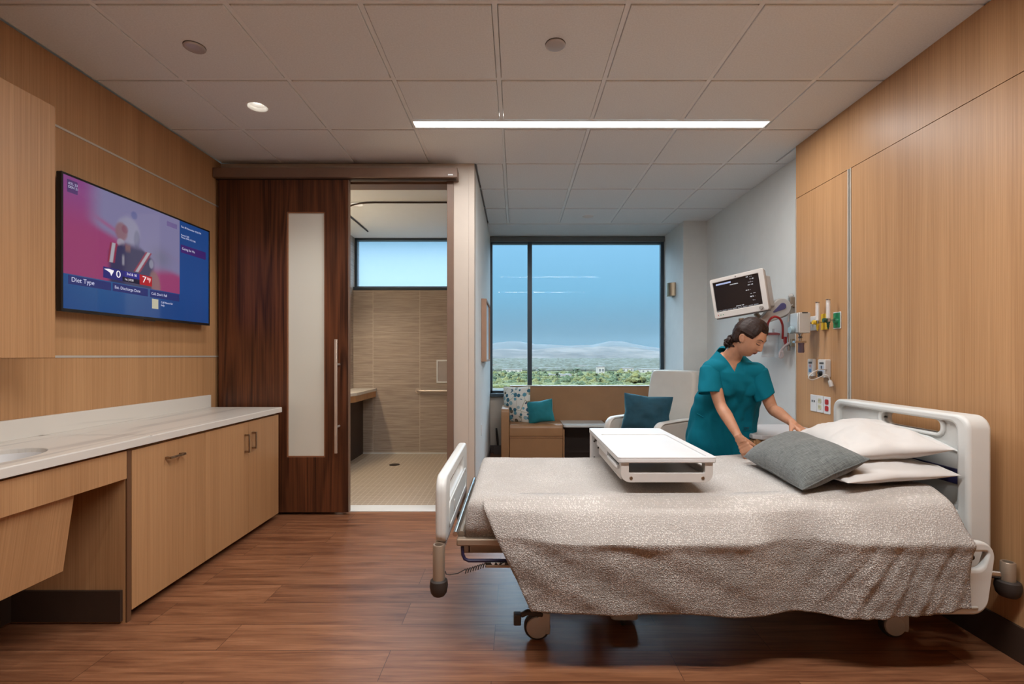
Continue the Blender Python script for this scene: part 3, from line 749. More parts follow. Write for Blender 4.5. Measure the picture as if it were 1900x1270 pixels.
# footboard
fo = rrect(2.055, 2.955, .487, .775, (.05, .05, .07, .07), 7)
fs = rrect(2.20, 2.76, .650, .722, .028, 7)
def bow(o):        # footboard leans out a little towards its ends
    for v in o.data.vertices:
        v.co.x -= 0
mb = MB(); mb.frame(fo, fs, 'yz', -.345, -.300)
fb = mb.build('footboard', pl, t, bevel=.016, seg=4)
mb = MB(); mb.frame(rrect(2.16, 2.86, .52, .64, .03, 7), rrect(2.175, 2.845, .535, .625, .02, 7), 'yz', -.304, -.296).build('panel_line', pl, fb, bevel=.003)
for y in (2.33,): MB().prism(rrect(y, y+.03, .545, .60, .008, 3), 'yz', -.302, -.2955).build('button_recess', M['warm_plastic'], fb, bevel=.001)
# posts with bumpers at the corners
def post(x, y, z0, z1, rb=.036, cup=True):
    mb = MB(); mb.lathe([(.021, z0+.05), (.0255, z0+.052), (.0255, z1-.003), (.0235, z1), (.0175, z1), (.0175, z1-.03)], (x, y, 0))
    p = mb.build('corner_post', M['champagne'], t)
    MB().lathe([(0, z1-.02), (.0172, z1-.02), (.0172, z1-.019), (0, z1-.019)], (x, y, 0)).build('socket', M['black'], p)
    MB().lathe([(0, z0), (rb*.72, z0), (rb*.95, z0+.012), (rb*1.08, z0+.04), (rb, z0+.062), (rb*.78, z0+.068), (.024, z0+.066)], (x, y, 0)).build('bumper', M['rubber'], p)
    return p
post(-.330, 2.065, .275, .490); post(-.330, 2.985, .275, .490)
post(2.085, 2.055, .275, .42, .042); post(2.085, 2.985, .275, .42, .042)
mb = MB(); mb.tube([(-.330, 2.06, .475), (-.330, 2.99, .475)], .024, 12).build('foot_crossbar', M['champagne'], t)
mb = MB(); mb.tube([(2.06, 2.07, .36), (1.96, 2.10, .36), (1.90, 2.12, .38)], .018, 12).build('head_bracket', M['steel'], t)
# metal frame
mb = MB(); mb.tube([(-.262, 2.075, .530), (-.262, 3.0, .530)], .011, 12); mb.build('end_tube', M['steel'], t)
mb = MB(); mb.tube([(-.240, 2.11, .515), (-.240, 2.99, .515)], .016, 10); mb.build('inner_end_tube', M['champagne'], t)
mb = MB(); mb.box(-.255, 1.9, 2.062, 2.098, .482, .512); mb.box(-.255, 1.9, 2.985, 3.015, .482, .512); mb.build('side_beam', M['champagne'], t, bevel=.006)
mb = MB(); mb.box(-.215, 1.85, 2.13, 2.17, .425, .470); mb.box(-.215, 1.85, 2.92, 2.96, .425, .47); mb.box(-.24, -.2, 2.13, 2.96, .425, .47); mb.build('lower_beam', M['champagne'], t, bevel=.005)
mb = MB(); mb.box(-.2, 1.85, 2.12, 2.98, .49, .505); mb.build('deck', M['champagne'], t, smooth=False)
mb = MB(); mb.tube([(-.232, 2.08, .475), (-.230, 2.08, .440), (-.222, 2.08, .422), (-.205, 2.08, .414), (.9, 2.08, .414)], .0075, 8); mb.build('navy_rail_tube', M['navy'], t)
mb = MB(); mb.box(-.130, .10, 2.068, 2.10, .388, .412); cp = mb.build('pendant_housing', M['black'], t, bevel=.003)
MB().box(-.130, .10, 2.064, 2.069, .390, .400).build('housing_strip', M['champagne'], cp, bevel=.001)
mb = MB(); mb.prism([(-.108, .411), (-.090, .411), (-.094, .402), (-.103, .402)], 'xz', 2.064, 2.068); mb.prism([(-.084, .411), (-.070, .411), (-.074, .403), (-.079, .403)], 'xz', 2.064, 2.068); mb.prism([(-.064, .403), (-.050, .403), (-.048, .411), (-.058, .407)], 'xz', 2.064, 2.068)
mb.build('white_symbols', M['white_text'], cp, smooth=False)
# coiled cord
pts = [Vector((-.305, 2.075, .372)), Vector((-.300, 2.075, .358)), Vector((-.285, 2.074, .356)), Vector((-.25, 2.074, .362))]
a0, a1 = Vector((-.222, 2.074, .370)), Vector((-.125, 2.074, .400)); turns = 9
for k in range(turns*12+1):
    f = k/(turns*12); a = 2*PI*turns*f
    pts.append(a0.lerp(a1, f)+Vector((.003*math.sin(a), .007*math.cos(a), .0075*math.sin(a+.6))))
MB().tube(pts, .0022, 6).build('coiled_cord', M['rubber'], t)
# base frame, columns, casters
dk = plain('dark_base_paint', (.06, .048, .04), .5)
mb = MB(); mb.box(.10, 1.75, 2.26, 2.31, .13, .18); mb.box(.10, 1.75, 2.78, 2.83, .13, .18); mb.box(.10, .15, 2.26, 2.83, .13, .18); mb.box(1.70, 1.75, 2.26, 2.83, .13, .18)
mb.build('base_frame', dk, t, bevel=.005)
for x in (.42, 1.45):
    mb = MB(); mb.box(x-.06, x+.06, 2.46, 2.60, .15, .30); mb.box(x-.045, x+.045, 2.475, 2.585, .28, .49); mb.build('lift_column', dk, t, bevel=.006)
MB().lathe([(0, .118), (.022, .118), (.026, .13), (.026, .15)], (.55, 2.22, 0)).build('base_foot', M['warm_plastic'], t)
def caster(x, y, s=-1):
    mb = MB(); mb.lathe([(.030, -.015), (.056, -.015), (.060, -.010), (.060, .010), (.056, .015), (.030, .015)], (x, y, .060), 'y', 36)
    w = mb.build('caster', M['rubber'], t)
    MB().lathe([(0, -.026), (.035, -.026), (.047, -.022), (.050, -.014), (.050, 0)], (x, y, .060), 'y', 36).build('wheel_cover', M['warm_plastic'], w)
    MB().prism([(x-.01, .045), (x+.055, .03), (x+.058, .045), (x+.058, .125), (x+.01, .135)], 'xz', y-.025, y+.022).build('yoke', M['warm_plastic'], w, bevel=.004)
    return w
caster(.095, 2.215); caster(1.735, 2.235); caster(.095, 2.86); caster(1.735, 2.86)
mb = MB(); mb.tube([(.12, 2.20, .12), (.05, 2.19, .135), (.02, 2.18, .125)], [.014, .014, .012], 8); mb.box(-.012, .022, 2.165, 2.2, .085, .135); mb.build('brake_pedal', dk, t, bevel=.005)
# lowered side rails
def rail(x0, x1, y, name='side_rail'):
    zo, z1 = .238, .538
    o = rrect(x0, x1, zo, z1, (.05, .05, .075, .05), 8); i = rrect(x0+.06, x1-.035, .424, .494, (.015, .03, .012, .015), 8)
    o = [(px-(.045*(1-(pz-zo)/(z1-zo)) if px > (x0+x1)/2 else -.03*(1-(pz-zo)/(z1-zo))), pz) for px, pz in o]
    i = [(px-(.020*(1-(pz-.424)/.07) if px > (x0+x1)/2 else 0), pz) for px, pz in i]
    mb = MB(); mb.frame(o, i, 'xz', y-.017, y+.017)
    r = mb.build(name, pl, t, bevel=.012, seg=4)
    MB().tube([(x0+.12, y-.017, .270), (x1-.085, y-.017, .270)], .006, 8).build('moulded_ridge', pl, r)
    return r
rail(1.25, 1.957, 1.985); rail(.12, 1.02, 1.985)
rail(1.25, 1.957, 3.085); rail(.12, 1.02, 3.085)
for (xx, yy, s_) in ((1.5, 1.99, 1), (.5, 1.99, 1), (1.5, 3.07, -1), (.5, 3.07, -1)):
    MB().box(xx-.03, xx+.03, min(yy, yy+s_*.09), max(yy, yy+s_*.09), .44, .47).build('rail_bracket', M['champagne'], t, bevel=.004)
MB().tube([(1.86, 2.02, .44), (1.89, 2.03, .46), (1.915, 2.04, .445)], .013, 10).build('rail_knob', M['rubber'], t)
# far footboard side lower cover near the headboard
MB().box(1.86, 1.94, 2.12, 2.93, .44, .62).build('head_cover', pl, t, bevel=.01)

# ------------------------------------------------------------------ blanket
m, nt, b = newmat('textured_blanket')
uv = N(nt, 'ShaderNodeUVMap'); mp = N(nt, 'ShaderNodeMapping'); mp.inputs['Scale'].default_value = (1, 1, 1)
L(nt, uv.outputs[0], mp.inputs[0])
ng = N(nt, 'ShaderNodeTexNoise', Scale=150.0, Detail=2.0); L(nt, mp.outputs[0], ng.inputs['Vector'])
vo = N(nt, 'ShaderNodeTexVoronoi', Scale=175.0, Randomness=0.65); L(nt, mp.outputs[0], vo.inputs['Vector'])
n3 = N(nt, 'ShaderNodeTexNoise', Scale=5.0, Detail=3.0); L(nt, mp.outputs[0], n3.inputs['Vector'])
ad = N(nt, 'ShaderNodeMath', _operation='MULTIPLY_ADD'); ad.inputs[1].default_value = .35; L(nt, ng.outputs[0], ad.inputs[0]); L(nt, vo.outputs['Distance'], ad.inputs[2])
a2 = N(nt, 'ShaderNodeMath', _operation='MULTIPLY_ADD'); a2.inputs[1].default_value = .5; L(nt, n3.outputs[0], a2.inputs[0]); L(nt, ad.outputs[0], a2.inputs[2])
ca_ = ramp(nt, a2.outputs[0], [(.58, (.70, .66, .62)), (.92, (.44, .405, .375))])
cb_ = ramp(nt, a2.outputs[0], [(.52, (.74, .705, .67)), (.70, (.54, .50, .465)), (.92, (.25, .222, .20))])  # shade between the tufts painted in, darker on the hanging side
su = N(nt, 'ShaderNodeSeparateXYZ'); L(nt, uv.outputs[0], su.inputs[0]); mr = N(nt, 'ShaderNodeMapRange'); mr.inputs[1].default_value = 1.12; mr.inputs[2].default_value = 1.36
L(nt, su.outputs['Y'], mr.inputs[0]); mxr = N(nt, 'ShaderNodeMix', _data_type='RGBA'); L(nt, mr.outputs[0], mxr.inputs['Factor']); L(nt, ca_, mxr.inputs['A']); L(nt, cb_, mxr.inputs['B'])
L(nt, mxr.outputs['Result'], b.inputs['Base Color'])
iv = N(nt, 'ShaderNodeMath', _operation='SUBTRACT'); iv.inputs[0].default_value = 1.0; L(nt, ad.outputs[0], iv.inputs[1])
b.inputs['Roughness'].default_value = .95; b.inputs['Specular IOR Level'].default_value = .1; b.inputs['Sheen Weight'].default_value = .25
bump(nt, b, iv.outputs[0], 1.0, .0042)
M['blanket'] = m
def fbm(x, y, s=1, o=3):
    return mnoise.fractal(Vector((x*s, y*s, 3.7)), .8, 2.0, o)
mb = MB(); uvs = {}
bm = mb.bm
# top with rounded sides: cross profile (y, z offset, arc)
def prof_cover():
    pts = []; r = .045
    pts.append((BY1+.012, .50)); pts.append((BY1+.012, .56))
    for k in range(7):
        a = PI/2*k/6; pts.append((BY1+.012-r+r*math.cos(a), .672-r+r*math.sin(a)))
    for k in range(1, 60): pts.append((BY1-.033+(BY0+.033-BY1+.033)*k/60, .672))
    for k in range(7):
        a = PI/2+PI/2*k/6; pts.append((BY0-.012+r+r*math.cos(a), .672-r+r*math.sin(a)))
    pts.append((BY0-.012, .57)); pts.append((BY0-.010, .505))
    return pts
PC = prof_cover()
xs_ = []
r = .045
for k in range(8): xs_.append(('e', k/7))          # foot end wrap
NXT = 120
def cover_pt(i, j):
    y, z = PC[j]
    if i < 3: x = MX0-.014; zl = .505+(.62-.505)*i/3
    elif i < 10:
        a = PI/2*(i-3)/6; x = MX0-.014+r-r*math.cos(a); zl = .672-r+r*math.sin(a)
    else:
        x = MX0+.031+(1.815-MX0-.031)*(i-10)/NXT; zl = 9
    zz = min(z, zl)
    # shrink ends to round the corners in plan
    if i < 10:
        f = (10-i)/10; yc = (BY0+BY1)/2; y = yc+(y-yc)*(1-.035*f*f)
    if zz > .6:
        zz += (top_z(x)-.662)
        zz += .004*fbm(x, y, 3.1)+.0018*fbm(x+9, y, 11)
    else:
        d = .006*fbm(x*1.0, zz*2, 9)
        if i < 8: x += d-.003
        y += d
    return Vector((x, y, zz))
NI = 10+NXT+1; NJ = len(PC)
V = [[bm.verts.new(cover_pt(i, j)) for j in range(NJ)] for i in range(NI)]
arc = [0]
for j in range(1, NJ): arc.append(arc[-1]+math.dist(PC[j-1], PC[j]))
for i in range(NI):
    for j in range(NJ): uvs[V[i][j]] = (i*.0165, arc[j])
for i in range(NI-1):
    for j in range(NJ-1): bm.faces.new((V[i][j], V[i+1][j], V[i+1][j+1], V[i][j+1]))
# drape over the near side
ND, NX2 = 70, 150
def drape_pt(a, t_):
    xt = -.150+(1.818+.150)*a                       # at the top edge
    xb = .060+(1.808-.060)*a                        # at the hem
    tw_ = t_
    x = xt+(xb-xt)*tw_
    zt = top_z(xt)+.0125
    hem = .255+.010*math.sin(a*7)+.004*math.sin(a*23)-.02*math.exp(-((a-.03)/.05)**2)*0+.03*max(0, (a-.9)/.1)
    # rail bulge strength
    def band(c0, c1, w): return 1/(1+math.exp(-(x-c0)/w))*(1-1/(1+math.exp(-(x-c1)/w)))
    s = max(band(.10, 1.04, .045), band(1.27, 2.3, .04))
    z = zt+(hem-zt)*t_
    # horizontal position: slope from mattress edge to rail, then vertical
    rz = .545
    if z > rz:
        f = (zt-z)/(zt-rz)
        yo = BY0-.018-(.150*s+.075*(1-s))*(f**.75)+.058*(1-math.sin(PI/2*min(1, f*3.2)))
    else:
        f = (rz-z)/(rz-hem)
        yo = BY0-.018-(.150*s+.075*(1-s))-.012*f*(1-s)+.004*f*s
    # crisp edge over the rail top
    edge = math.exp(-((z-rz)/.030)**2)
    yo -= .010*edge*s
    amp = min(1, t_*3)
    # pulled folds: fanning on the right, shallow elsewhere
    k = (x-1.25)
    if x > 1.05:
        sl = .62*(.60-z)*max(0, 1-(x-1.1)/1.1)
        yo += .006*amp*sst(1.05, 1.3, x)*sst(.60, .45, z)*math.sin((x+sl)*62+1.3*fbm(x, z, 2))*(.6+.4*fbm(x, z, 3))
        yo += .004*amp*math.sin((x+sl*1.3)*133+3*fbm(x, z, 5))*sst(1.2, 1.4, x)*sst(.58, .4, z)
    yo += .005*amp*fbm(x*1.2+4, z*2.2, 3.4)+.004*amp*fbm(x, z+8, 9)
    # diagonal tension line from the left top corner
    yo += .004*math.sin((z*1.0+x*.45)*38)*sst(.2, .5, t_)*sst(.75, .3, a)
    return Vector((x, yo, z))
D = [[bm.verts.new(drape_pt(i/NX2, j/ND)) for j in range(ND+1)] for i in range(NX2+1)]
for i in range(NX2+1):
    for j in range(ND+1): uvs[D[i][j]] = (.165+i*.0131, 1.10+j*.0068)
for i in range(NX2):
    for j in range(ND): bm.faces.new((D[i][j], D[i+1][j], D[i+1][j+1], D[i][j+1]))
# row tucking the drape top back onto the cover
T = [bm.verts.new(D[i][0].co+Vector((0, .07, -.0035))) for i in range(NX2+1)]
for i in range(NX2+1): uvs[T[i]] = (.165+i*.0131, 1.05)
for i in range(NX2): bm.faces.new((T[i], T[i+1], D[i+1][0], D[i][0]))
ul = bm.loops.layers.uv.new('UVMap')
for f in bm.faces:
    for l in f.loops: l[ul].uv = uvs[l.vert]
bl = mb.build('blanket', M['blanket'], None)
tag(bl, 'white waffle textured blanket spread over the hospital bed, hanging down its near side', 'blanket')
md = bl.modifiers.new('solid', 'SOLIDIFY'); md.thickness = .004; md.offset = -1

# ------------------------------------------------------------------ pillows
def pillow_mesh(w, h, th, ear=.07, wr=.006, seed=0, n=44, p=2.6, sag=0.0, crease=()):
    """closed cushion in local xy plane, thickness along z; returns MB and seam loop"""
    mb = MB(); seam = []
    def base(u, v):
        eu = 1-ear*(1-v*v); ev = 1-ear*(1-u*u)      # edges drawn in, corners stand out
        return u*w/2*(1-ear*.9*(1-abs(v))**1.2), v*h/2*(1-ear*.9*(1-abs(u))**1.2)
    def thick(u, v):
        a = max(0, 1-abs(u)**p)*max(0, 1-abs(v)**p); return th/2*a**.55
    top = []; bot = []
    for i in range(n+1):
        rt = []; rb = []
        for j in range(n+1):
            u, v = -math.cos(PI*i/n), -math.cos(PI*j/n)
            x, y = base(u, v); z = thick(u, v); edge = min(1, (1-max(abs(u), abs(v)))*5)
            zz = z+wr*edge*mnoise.fractal(Vector((x*7+seed, y*7, seed)), .9, 2.1, 4)
            for (cu, cv, ang, ln, dp) in crease:     # creases from corners
                dx, dy = x-cu, y-cv; ca_, sa_ = math.cos(ang), math.sin(ang)
                al = dx*ca_+dy*sa_; ac = -dx*sa_+dy*ca_
                if al > 0: zz -= dp*edge*math.exp(-(ac/.012)**2)*math.exp(-(al/ln)**2)
            rt.append(mb.bm.verts.new((x, y, zz-sag*(u*u))))
            rb.append(rt[-1] if i in (0, n) or j in (0, n) else mb.bm.verts.new((x, y, -z*.85-sag*(u*u))))
        top.append(rt); bot.append(rb)
    for i in range(n):
        for j in range(n):
            mb.bm.faces.new((top[i][j], top[i+1][j], top[i+1][j+1], top[i][j+1]))
            try: mb.bm.faces.new((bot[i][j], bot[i][j+1], bot[i+1][j+1], bot[i+1][j]))
            except ValueError: pass
    for i in range(n+1): seam.append(top[i][0].co.copy())
    for j in range(1, n+1): seam.append(top[n][j].co.copy())
    for i in range(n-1, -1, -1): seam.append(top[i][n].co.copy())
    for j in range(n-1, 0, -1): seam.append(top[0][j].co.copy())
    return mb, seam
def axes(xd, yd):
    x = Vector(xd).normalized(); y = Vector(yd); z = x.cross(y).normalized(); y = z.cross(x)
    return Matrix((x, y, z)).transposed().to_4x4()
def cushion(name, label, cat, w, h, th, mat, loc, xd, yd, piping=None, group=None, seed=0, **k):
    t = thing(name, label, cat, (0, 0, 0), group)
    t.matrix_world = Matrix.Translation(loc) @ axes(xd, yd)
    mb, seam = pillow_mesh(w, h, th, seed=seed, **k)
    ORG[t] = Vector((0, 0, 0))
    mb.build('cover', mat, t)
    if piping: 
        sm = seam[::2]; MB().tube(sm, piping[0], 6, closed=True).build('piping', piping[1], t)
    return t
lp = cushion('bed_pillow', 'lower of the two white bed pillows stacked against the headboard', 'pillow', .78, .50, .15, M['sheet'], (1.665, 2.475, .762),
        (-.02, 1, .0), (-1, -.10, -.06), group='white pillows at the head of the bed', seed=3, wr=.016, ear=.09, p=2.2, crease=((-.36, .22, -.5, .25, .012), (-.36, -.22, .5, .25, .012)))
up = cushion('bed_pillow', 'upper of the two white bed pillows stacked against the headboard', 'pillow', .63, .44, .19, M['sheet'], (1.755, 2.455, .866),
        (0.20, 1, .02), (-1, 0.2, -.12), group='white pillows at the head of the bed', seed=8, wr=.022, ear=.10, p=2.1, crease=((-.36, .22, -.45, .25, .014), (-.36, -.22, .4, .3, .016), (-.1, .24, -1.2, .2, .012)))
m, nt, b = newmat('grey_woven_fabric')
c = coords(nt, (480, 30, 30)); n = N(nt, 'ShaderNodeTexNoise', Scale=1.0, Detail=2.0); L(nt, c, n.inputs['Vector'])
c2 = coords(nt, (30, 480, 30)); n2 = N(nt, 'ShaderNodeTexNoise', Scale=1.0, Detail=2.0); L(nt, c2, n2.inputs['Vector'])
ml = N(nt, 'ShaderNodeMath', _operation='ADD'); L(nt, n.outputs[0], ml.inputs[0]); L(nt, n2.outputs[0], ml.inputs[1])
L(nt, ramp(nt, ml.outputs[0], [(.35, (.055, .063, .062)), (.65, (.17, .182, .175))]), b.inputs['Base Color'])
# ramp input is 0..2 so halve it
hv = N(nt, 'ShaderNodeMath', _operation='MULTIPLY'); hv.inputs[1].default_value = .5; L(nt, ml.outputs[0], hv.inputs[0])
for l in list(nt.links):
    if l.to_node.type == 'VALTORGB': L(nt, hv.outputs[0], l.to_socket)
b.inputs['Roughness'].default_value = .9; b.inputs['Sheen Weight'].default_value = .2
bump(nt, b, ml.outputs[0], .4, .001); M['grey_weave'] = m
cushion('lumbar_pillow', 'small dark grey woven lumbar pillow lifted at one corner by the nurse', 'pillow', .61, .31, .175, M['grey_weave'], (1.400, 2.405, .788),
        (.05, 1, .03), (-.86, .03, -.42), piping=(.0035, M['grey_weave']), seed=5, wr=.006, ear=.05, p=3.0)

# ------------------------------------------------------------------ overbed table
wp = M['white_plastic']; wg = M['warm_plastic']
t = thing('overbed_table', 'white overbed tray table on a post reaching over the middle of the bed', 'table', (.52, 3.06, 0))
TX0, TX1, TY0, TY1, TZ = .452, .892, 2.15, 3.02, .841
o_ = rrect(TX0, TX1, TY0, TY1, .018, 5)
mb = MB(); mb.prism(o_, 'xy', TZ-.024, TZ-.004); tp = mb.build('table_top', wp, t, bevel=.005, seg=3)
mb = MB(); mb.frame(o_, rrect(TX0+.035, TX1-.035, TY0+.02, TY1-.22, .02, 5), 'xy', TZ-.006, TZ+.002); mb.build('tray_rim', wp, tp, bevel=.002, seg=3)
mb = MB(); mb.frame(rrect(TX0+.015, TX1-.015, TZ-.112, TZ-.022, (.04, .04, .005, .005), 6), rrect(TX0+.05, TX1-.05, TZ-.072, TZ-.024, .006, 6), 'xz', TY0+.01, TY0+.05)
uf = mb.build('end_frame', wg, t, bevel=.004, seg=3)
for x in (TX0+.06, TX1-.06): MB().lathe([(0, -.003), (.006, -.003), (.008, 0), (.008, .002)], (x, TY0+.010, TZ-.093), 'y', 16).build('screw', M['bronze_handle'], uf)
mb = MB(); mb.box(TX0+.02, TX1-.02, TY0+.05, TY0+.62, TZ-.108, TZ-.095); mb.build('lower_tray', wg, t, bevel=.003)
for x in (TX0+.02, TX1-.032): MB().box(x, x+.012, TY0+.05, TY0+.62, TZ-.098, TZ-.062).build('tray_side', wg, t, bevel=.003)
MB().box(TX0+.004, TX0+.022, TY0+.30, TY0+.60, TZ-.052, TZ-.026).build('release_lever', wp, t, bevel=.003)
MB().box(TX0+.002, TX0+.02, TY0+.05, TY0+.28, TZ-.060, TZ-.045).build('handle_bar', wp, t, bevel=.004)
MB().box(TX0+.006, TX0+.018, TY0+.66, TY0+.69, TZ-.044, TZ-.034).build('catch', M['rubber'], t, bevel=.001)
mb = MB(); mb.prism(rrect(TX0+.012, TX0+.115, 3.025, 3.075, .015, 4), 'xy', .08, TZ-.024); co = mb.build('column', wp, t, bevel=.002)
for (dx, dz) in ((.035, .60), (.035, .70), (.06, .66)): MB().lathe([(0, -.002), (.005, -.002), (.006, 0)], (TX0+dx, 3.024, dz+.06), 'y', 12).build('column_slot', M['rubber'], co)
mb = MB(); mb.prism(rrect(TX0+.0, TX0+.13, 2.30, 3.08, .02, 4), 'xy', .035, .08); mb.build('foot_beam', wg, t, bevel=.006)
mb = MB(); mb.prism(rrect(TX0-.12, TX0+.30, 3.02, 3.08, .02, 4), 'xy', .035, .078); mb.build('foot_crossbeam', wg, t, bevel=.006)
for (x, y) in ((TX0+.06, 2.33), (TX0-.09, 3.05), (TX0+.27, 3.05)):
    MB().lathe([(.008, -.01), (.022, -.01), (.024, -.006), (.024, .006), (.022, .01), (.008, .01)], (x, y, .024), 'x', 20).build('caster', M['rubber'], t)
# ------------------------------------------------------------------ things on and by the right wall
def onwall(x, y, X=XR):       # position on the plane X
    Y = X*899/(x-958); return Vector((X, Y, CAMZ-(y-661)*Y/899))
def plate(name, label, cat, yc, zc, w, h, mat, group=None, d=.006):
    t = thing(name, label, cat, (XR, yc, zc), group)
    MB().prism(rrect(yc-w/2, yc+w/2, zc-h/2, zc+h/2, .004, 3), 'yz', XR-d, XR-.0003).build('cover_plate', mat, t, bevel=.0015)
    return t
G = 'white electrical plates on the wood headwall'
ts = plate('outlet_plate', 'grey-white data plate with two small dark jacks, leftmost of three on the wood headwall', 'wall plate', 3.465, .957, .070, .118, M['white_plastic'], G)
for dy in (-.012, .012): MB().box(XR-.0075, XR-.005, 3.465+dy-.006, 3.465+dy+.006, .964, .978).build('jack', M['dark_text'], ts, smooth=False)
ts = plate('outlet_plate', 'white outlet plate with ivory sockets, middle of three on the wood headwall', 'wall plate', 3.391, .957, .070, .118, M['white_plastic'], G)
iv = plain('ivory_plastic', (.52, .50, .34), .4)
for z in (.935, .979):
    s_ = MB().prism(rrect(3.391-.017, 3.391+.017, z-.017, z+.017, .010, 4), 'yz', XR-.009, XR-.005).build('socket', iv, ts)
    MB().box(XR-.0095, XR-.0088, 3.391-.008, 3.391-.005, z-.004, z+.008).box(XR-.0095, XR-.0088, 3.391+.005, 3.391+.008, z-.004, z+.008).build('slots', M['dark_text'], s_, smooth=False)
ts = plate('outlet_plate', 'white outlet plate with two red sockets, rightmost of three on the wood headwall', 'wall plate', 3.314, .955, .070, .118, M['white_plastic'], G)
for z in (.933, .978):
    MB().prism(rrect(3.314-.018, 3.314+.018, z-.018, z+.018, .010, 4), 'yz', XR-.009, XR-.005).build('socket', M['red'], ts)
for k, (yy, lab) in enumerate(((3.465, 'ADVISE'), (3.314, 'EMERGENCY'))):
    pass
# nurse call stations
def station(yc, z0, z1, w, d, label, plug):
    t = thing('call_station', label, 'call station', (XR, yc, z0), 'beige control stations on the wood headwall')
    MB().prism(rrect(yc-w/2, yc+w/2, z0, z1, .008, 4), 'yz', XR-d, XR-.0005).build('housing', M['warm_plastic'], t, bevel=.003)
    x = XR-d-.0008; zc = (z0+z1)/2
    MB().box(x, x+.001, yc-w*.30, yc+w*.30, z1-.034, z1-.020).build('tag_window', M['dark_text'], t, smooth=False)
    MB().box(x, x+.001, yc-w*.32, yc+w*.32, z0+.028, z1-.040).build('face_label', plain('pale_blue_label', (.40, .44, .52), .5), t, smooth=False)
    if not plug:
        MB().lathe([(0, -.001), (.010, -.001), (.010, .001)], (x, yc, zc+.012), 'x', 16).build('red_button', plain('rose_button', (.48, .25, .26), .5), t)
        MB().box(x-.001, x, yc-.014, yc+.014, z0+.030, z0+.052).build('blue_button', plain('blue_button', (.10, .22, .40), .5), t, smooth=False)
    else:
        MB().box(x-.001, x, yc-.006, yc+.006, zc-.004, zc+.018).build('indicator', M['dark_text'], t, smooth=False)
        MB().lathe([(0, -.022), (.012, -.022), (.013, -.004), (.013, .002)], (x, yc, zc-.030), 'x', 16).build('plug', M['black'], t)
        MB().lathe([(0, -.022), (.009, -.022), (.009, 0)], (x, yc, z0+.012), 'x', 16).build('jack', M['black'], t)
    return t
station(3.475, 1.148, 1.272, .066, .022, 'slim beige call station with a blue button, left of the corded one on the headwall', False)
st = station(3.318, 1.146, 1.270, .078, .040, 'beige call station with a looped pendant cord plugged in, on the headwall', True)
t = thing('call_pendant', 'grey call pendant hanging on a looped cord from the beige station', 'call pendant', (2.02, 3.3, 1.1))
def cpt(x, y, Y): return P(x, y, Y)
loop = [cpt(1534, 686, 3.27), cpt(1529, 686, 3.25), cpt(1521, 686, 3.22), cpt(1511, 690, 3.20), cpt(1503, 696, 3.19), cpt(1500, 701, 3.19), cpt(1503, 704.5, 3.19), cpt(1509, 705, 3.20), cpt(1517, 702, 3.22), cpt(1526, 698, 3.24), cpt(1531, 696.5, 3.26)]
def smoothpath(p, n=6):
    out = []
    for i in range(len(p)-1):
        p0, p1, p2, p3 = p[max(i-1, 0)], p[i], p[i+1], p[min(i+2, len(p)-1)]
        for k in range(n):
            f = k/n; out.append(.5*((2*p1)+(p2-p0)*f+(2*p0-5*p1+4*p2-p3)*f*f+(3*p1-p0-3*p2+p3)*f**3))
    out.append(p[-1]); return out
MB().tube(smoothpath(loop), .0032, 8).build('cord', M['warm_plastic'], t)
MB().tube(smoothpath([cpt(1531, 696.5, 3.26), cpt(1535, 697, 3.25), cpt(1538, 701, 3.25), cpt(1539.5, 706, 3.25)]), .004, 8).build('cord_tail', M['warm_plastic'], t)
a, b_ = cpt(1539.5, 706, 3.25), cpt(1543, 717.5, 3.24)
MB().tube([a, a.lerp(b_, .25), a.lerp(b_, .7), b_], [.010, .0125, .0135, .0135], 14).build('grip', M['warm_plastic'], t)
MB().tube([b_, b_+(b_-a).normalized()*.003], .011, 14).build('button', M['bronze_handle'], t)
# medical gas outlets with flowmeters
t1 = thing('gas_outlet', 'white vacuum outlet plate, first of the row of gas outlets on the headwall', 'gas outlet', (XR, 3.465, 1.42), 'medical gas outlets on the headwall')
MB().prism(rrect(3.43, 3.50, 1.475, 1.578, .005, 3), 'yz', XR-.008, XR-.0005).build('cover_plate', M['white_plastic'], t1, bevel=.002)
t2 = thing('gas_outlet', 'yellow gas outlet plate, middle of the row on the headwall', 'gas outlet', (XR, 3.338, 1.46), 'medical gas outlets on the headwall')
MB().prism(rrect(3.303, 3.373, 1.474, 1.585, .005, 3), 'yz', XR-.010, XR-.0005).build('cover_plate', M['yellow'], t2, bevel=.002)
t3 = thing('gas_outlet', 'green gas outlet plate with white edge, last of the row on the headwall', 'gas outlet', (XR, 3.210, 1.46), 'medical gas outlets on the headwall')
MB().prism(rrect(3.173, 3.247, 1.474, 1.585, .005, 3), 'yz', XR-.006, XR-.0005).build('cover_plate', M['white_plastic'], t3, bevel=.001)
MB().prism(rrect(3.178, 3.242, 1.480, 1.580, .005, 3), 'yz', XR-.010, XR-.005).build('green_face', M['green'], t3, bevel=.002)
MB().lathe([(0, -.014), (.018, -.014), (.022, -.004), (.024, 0)], (XR-.010, 3.21, 1.527), 'x', 20).build('socket', M['green'], t3)
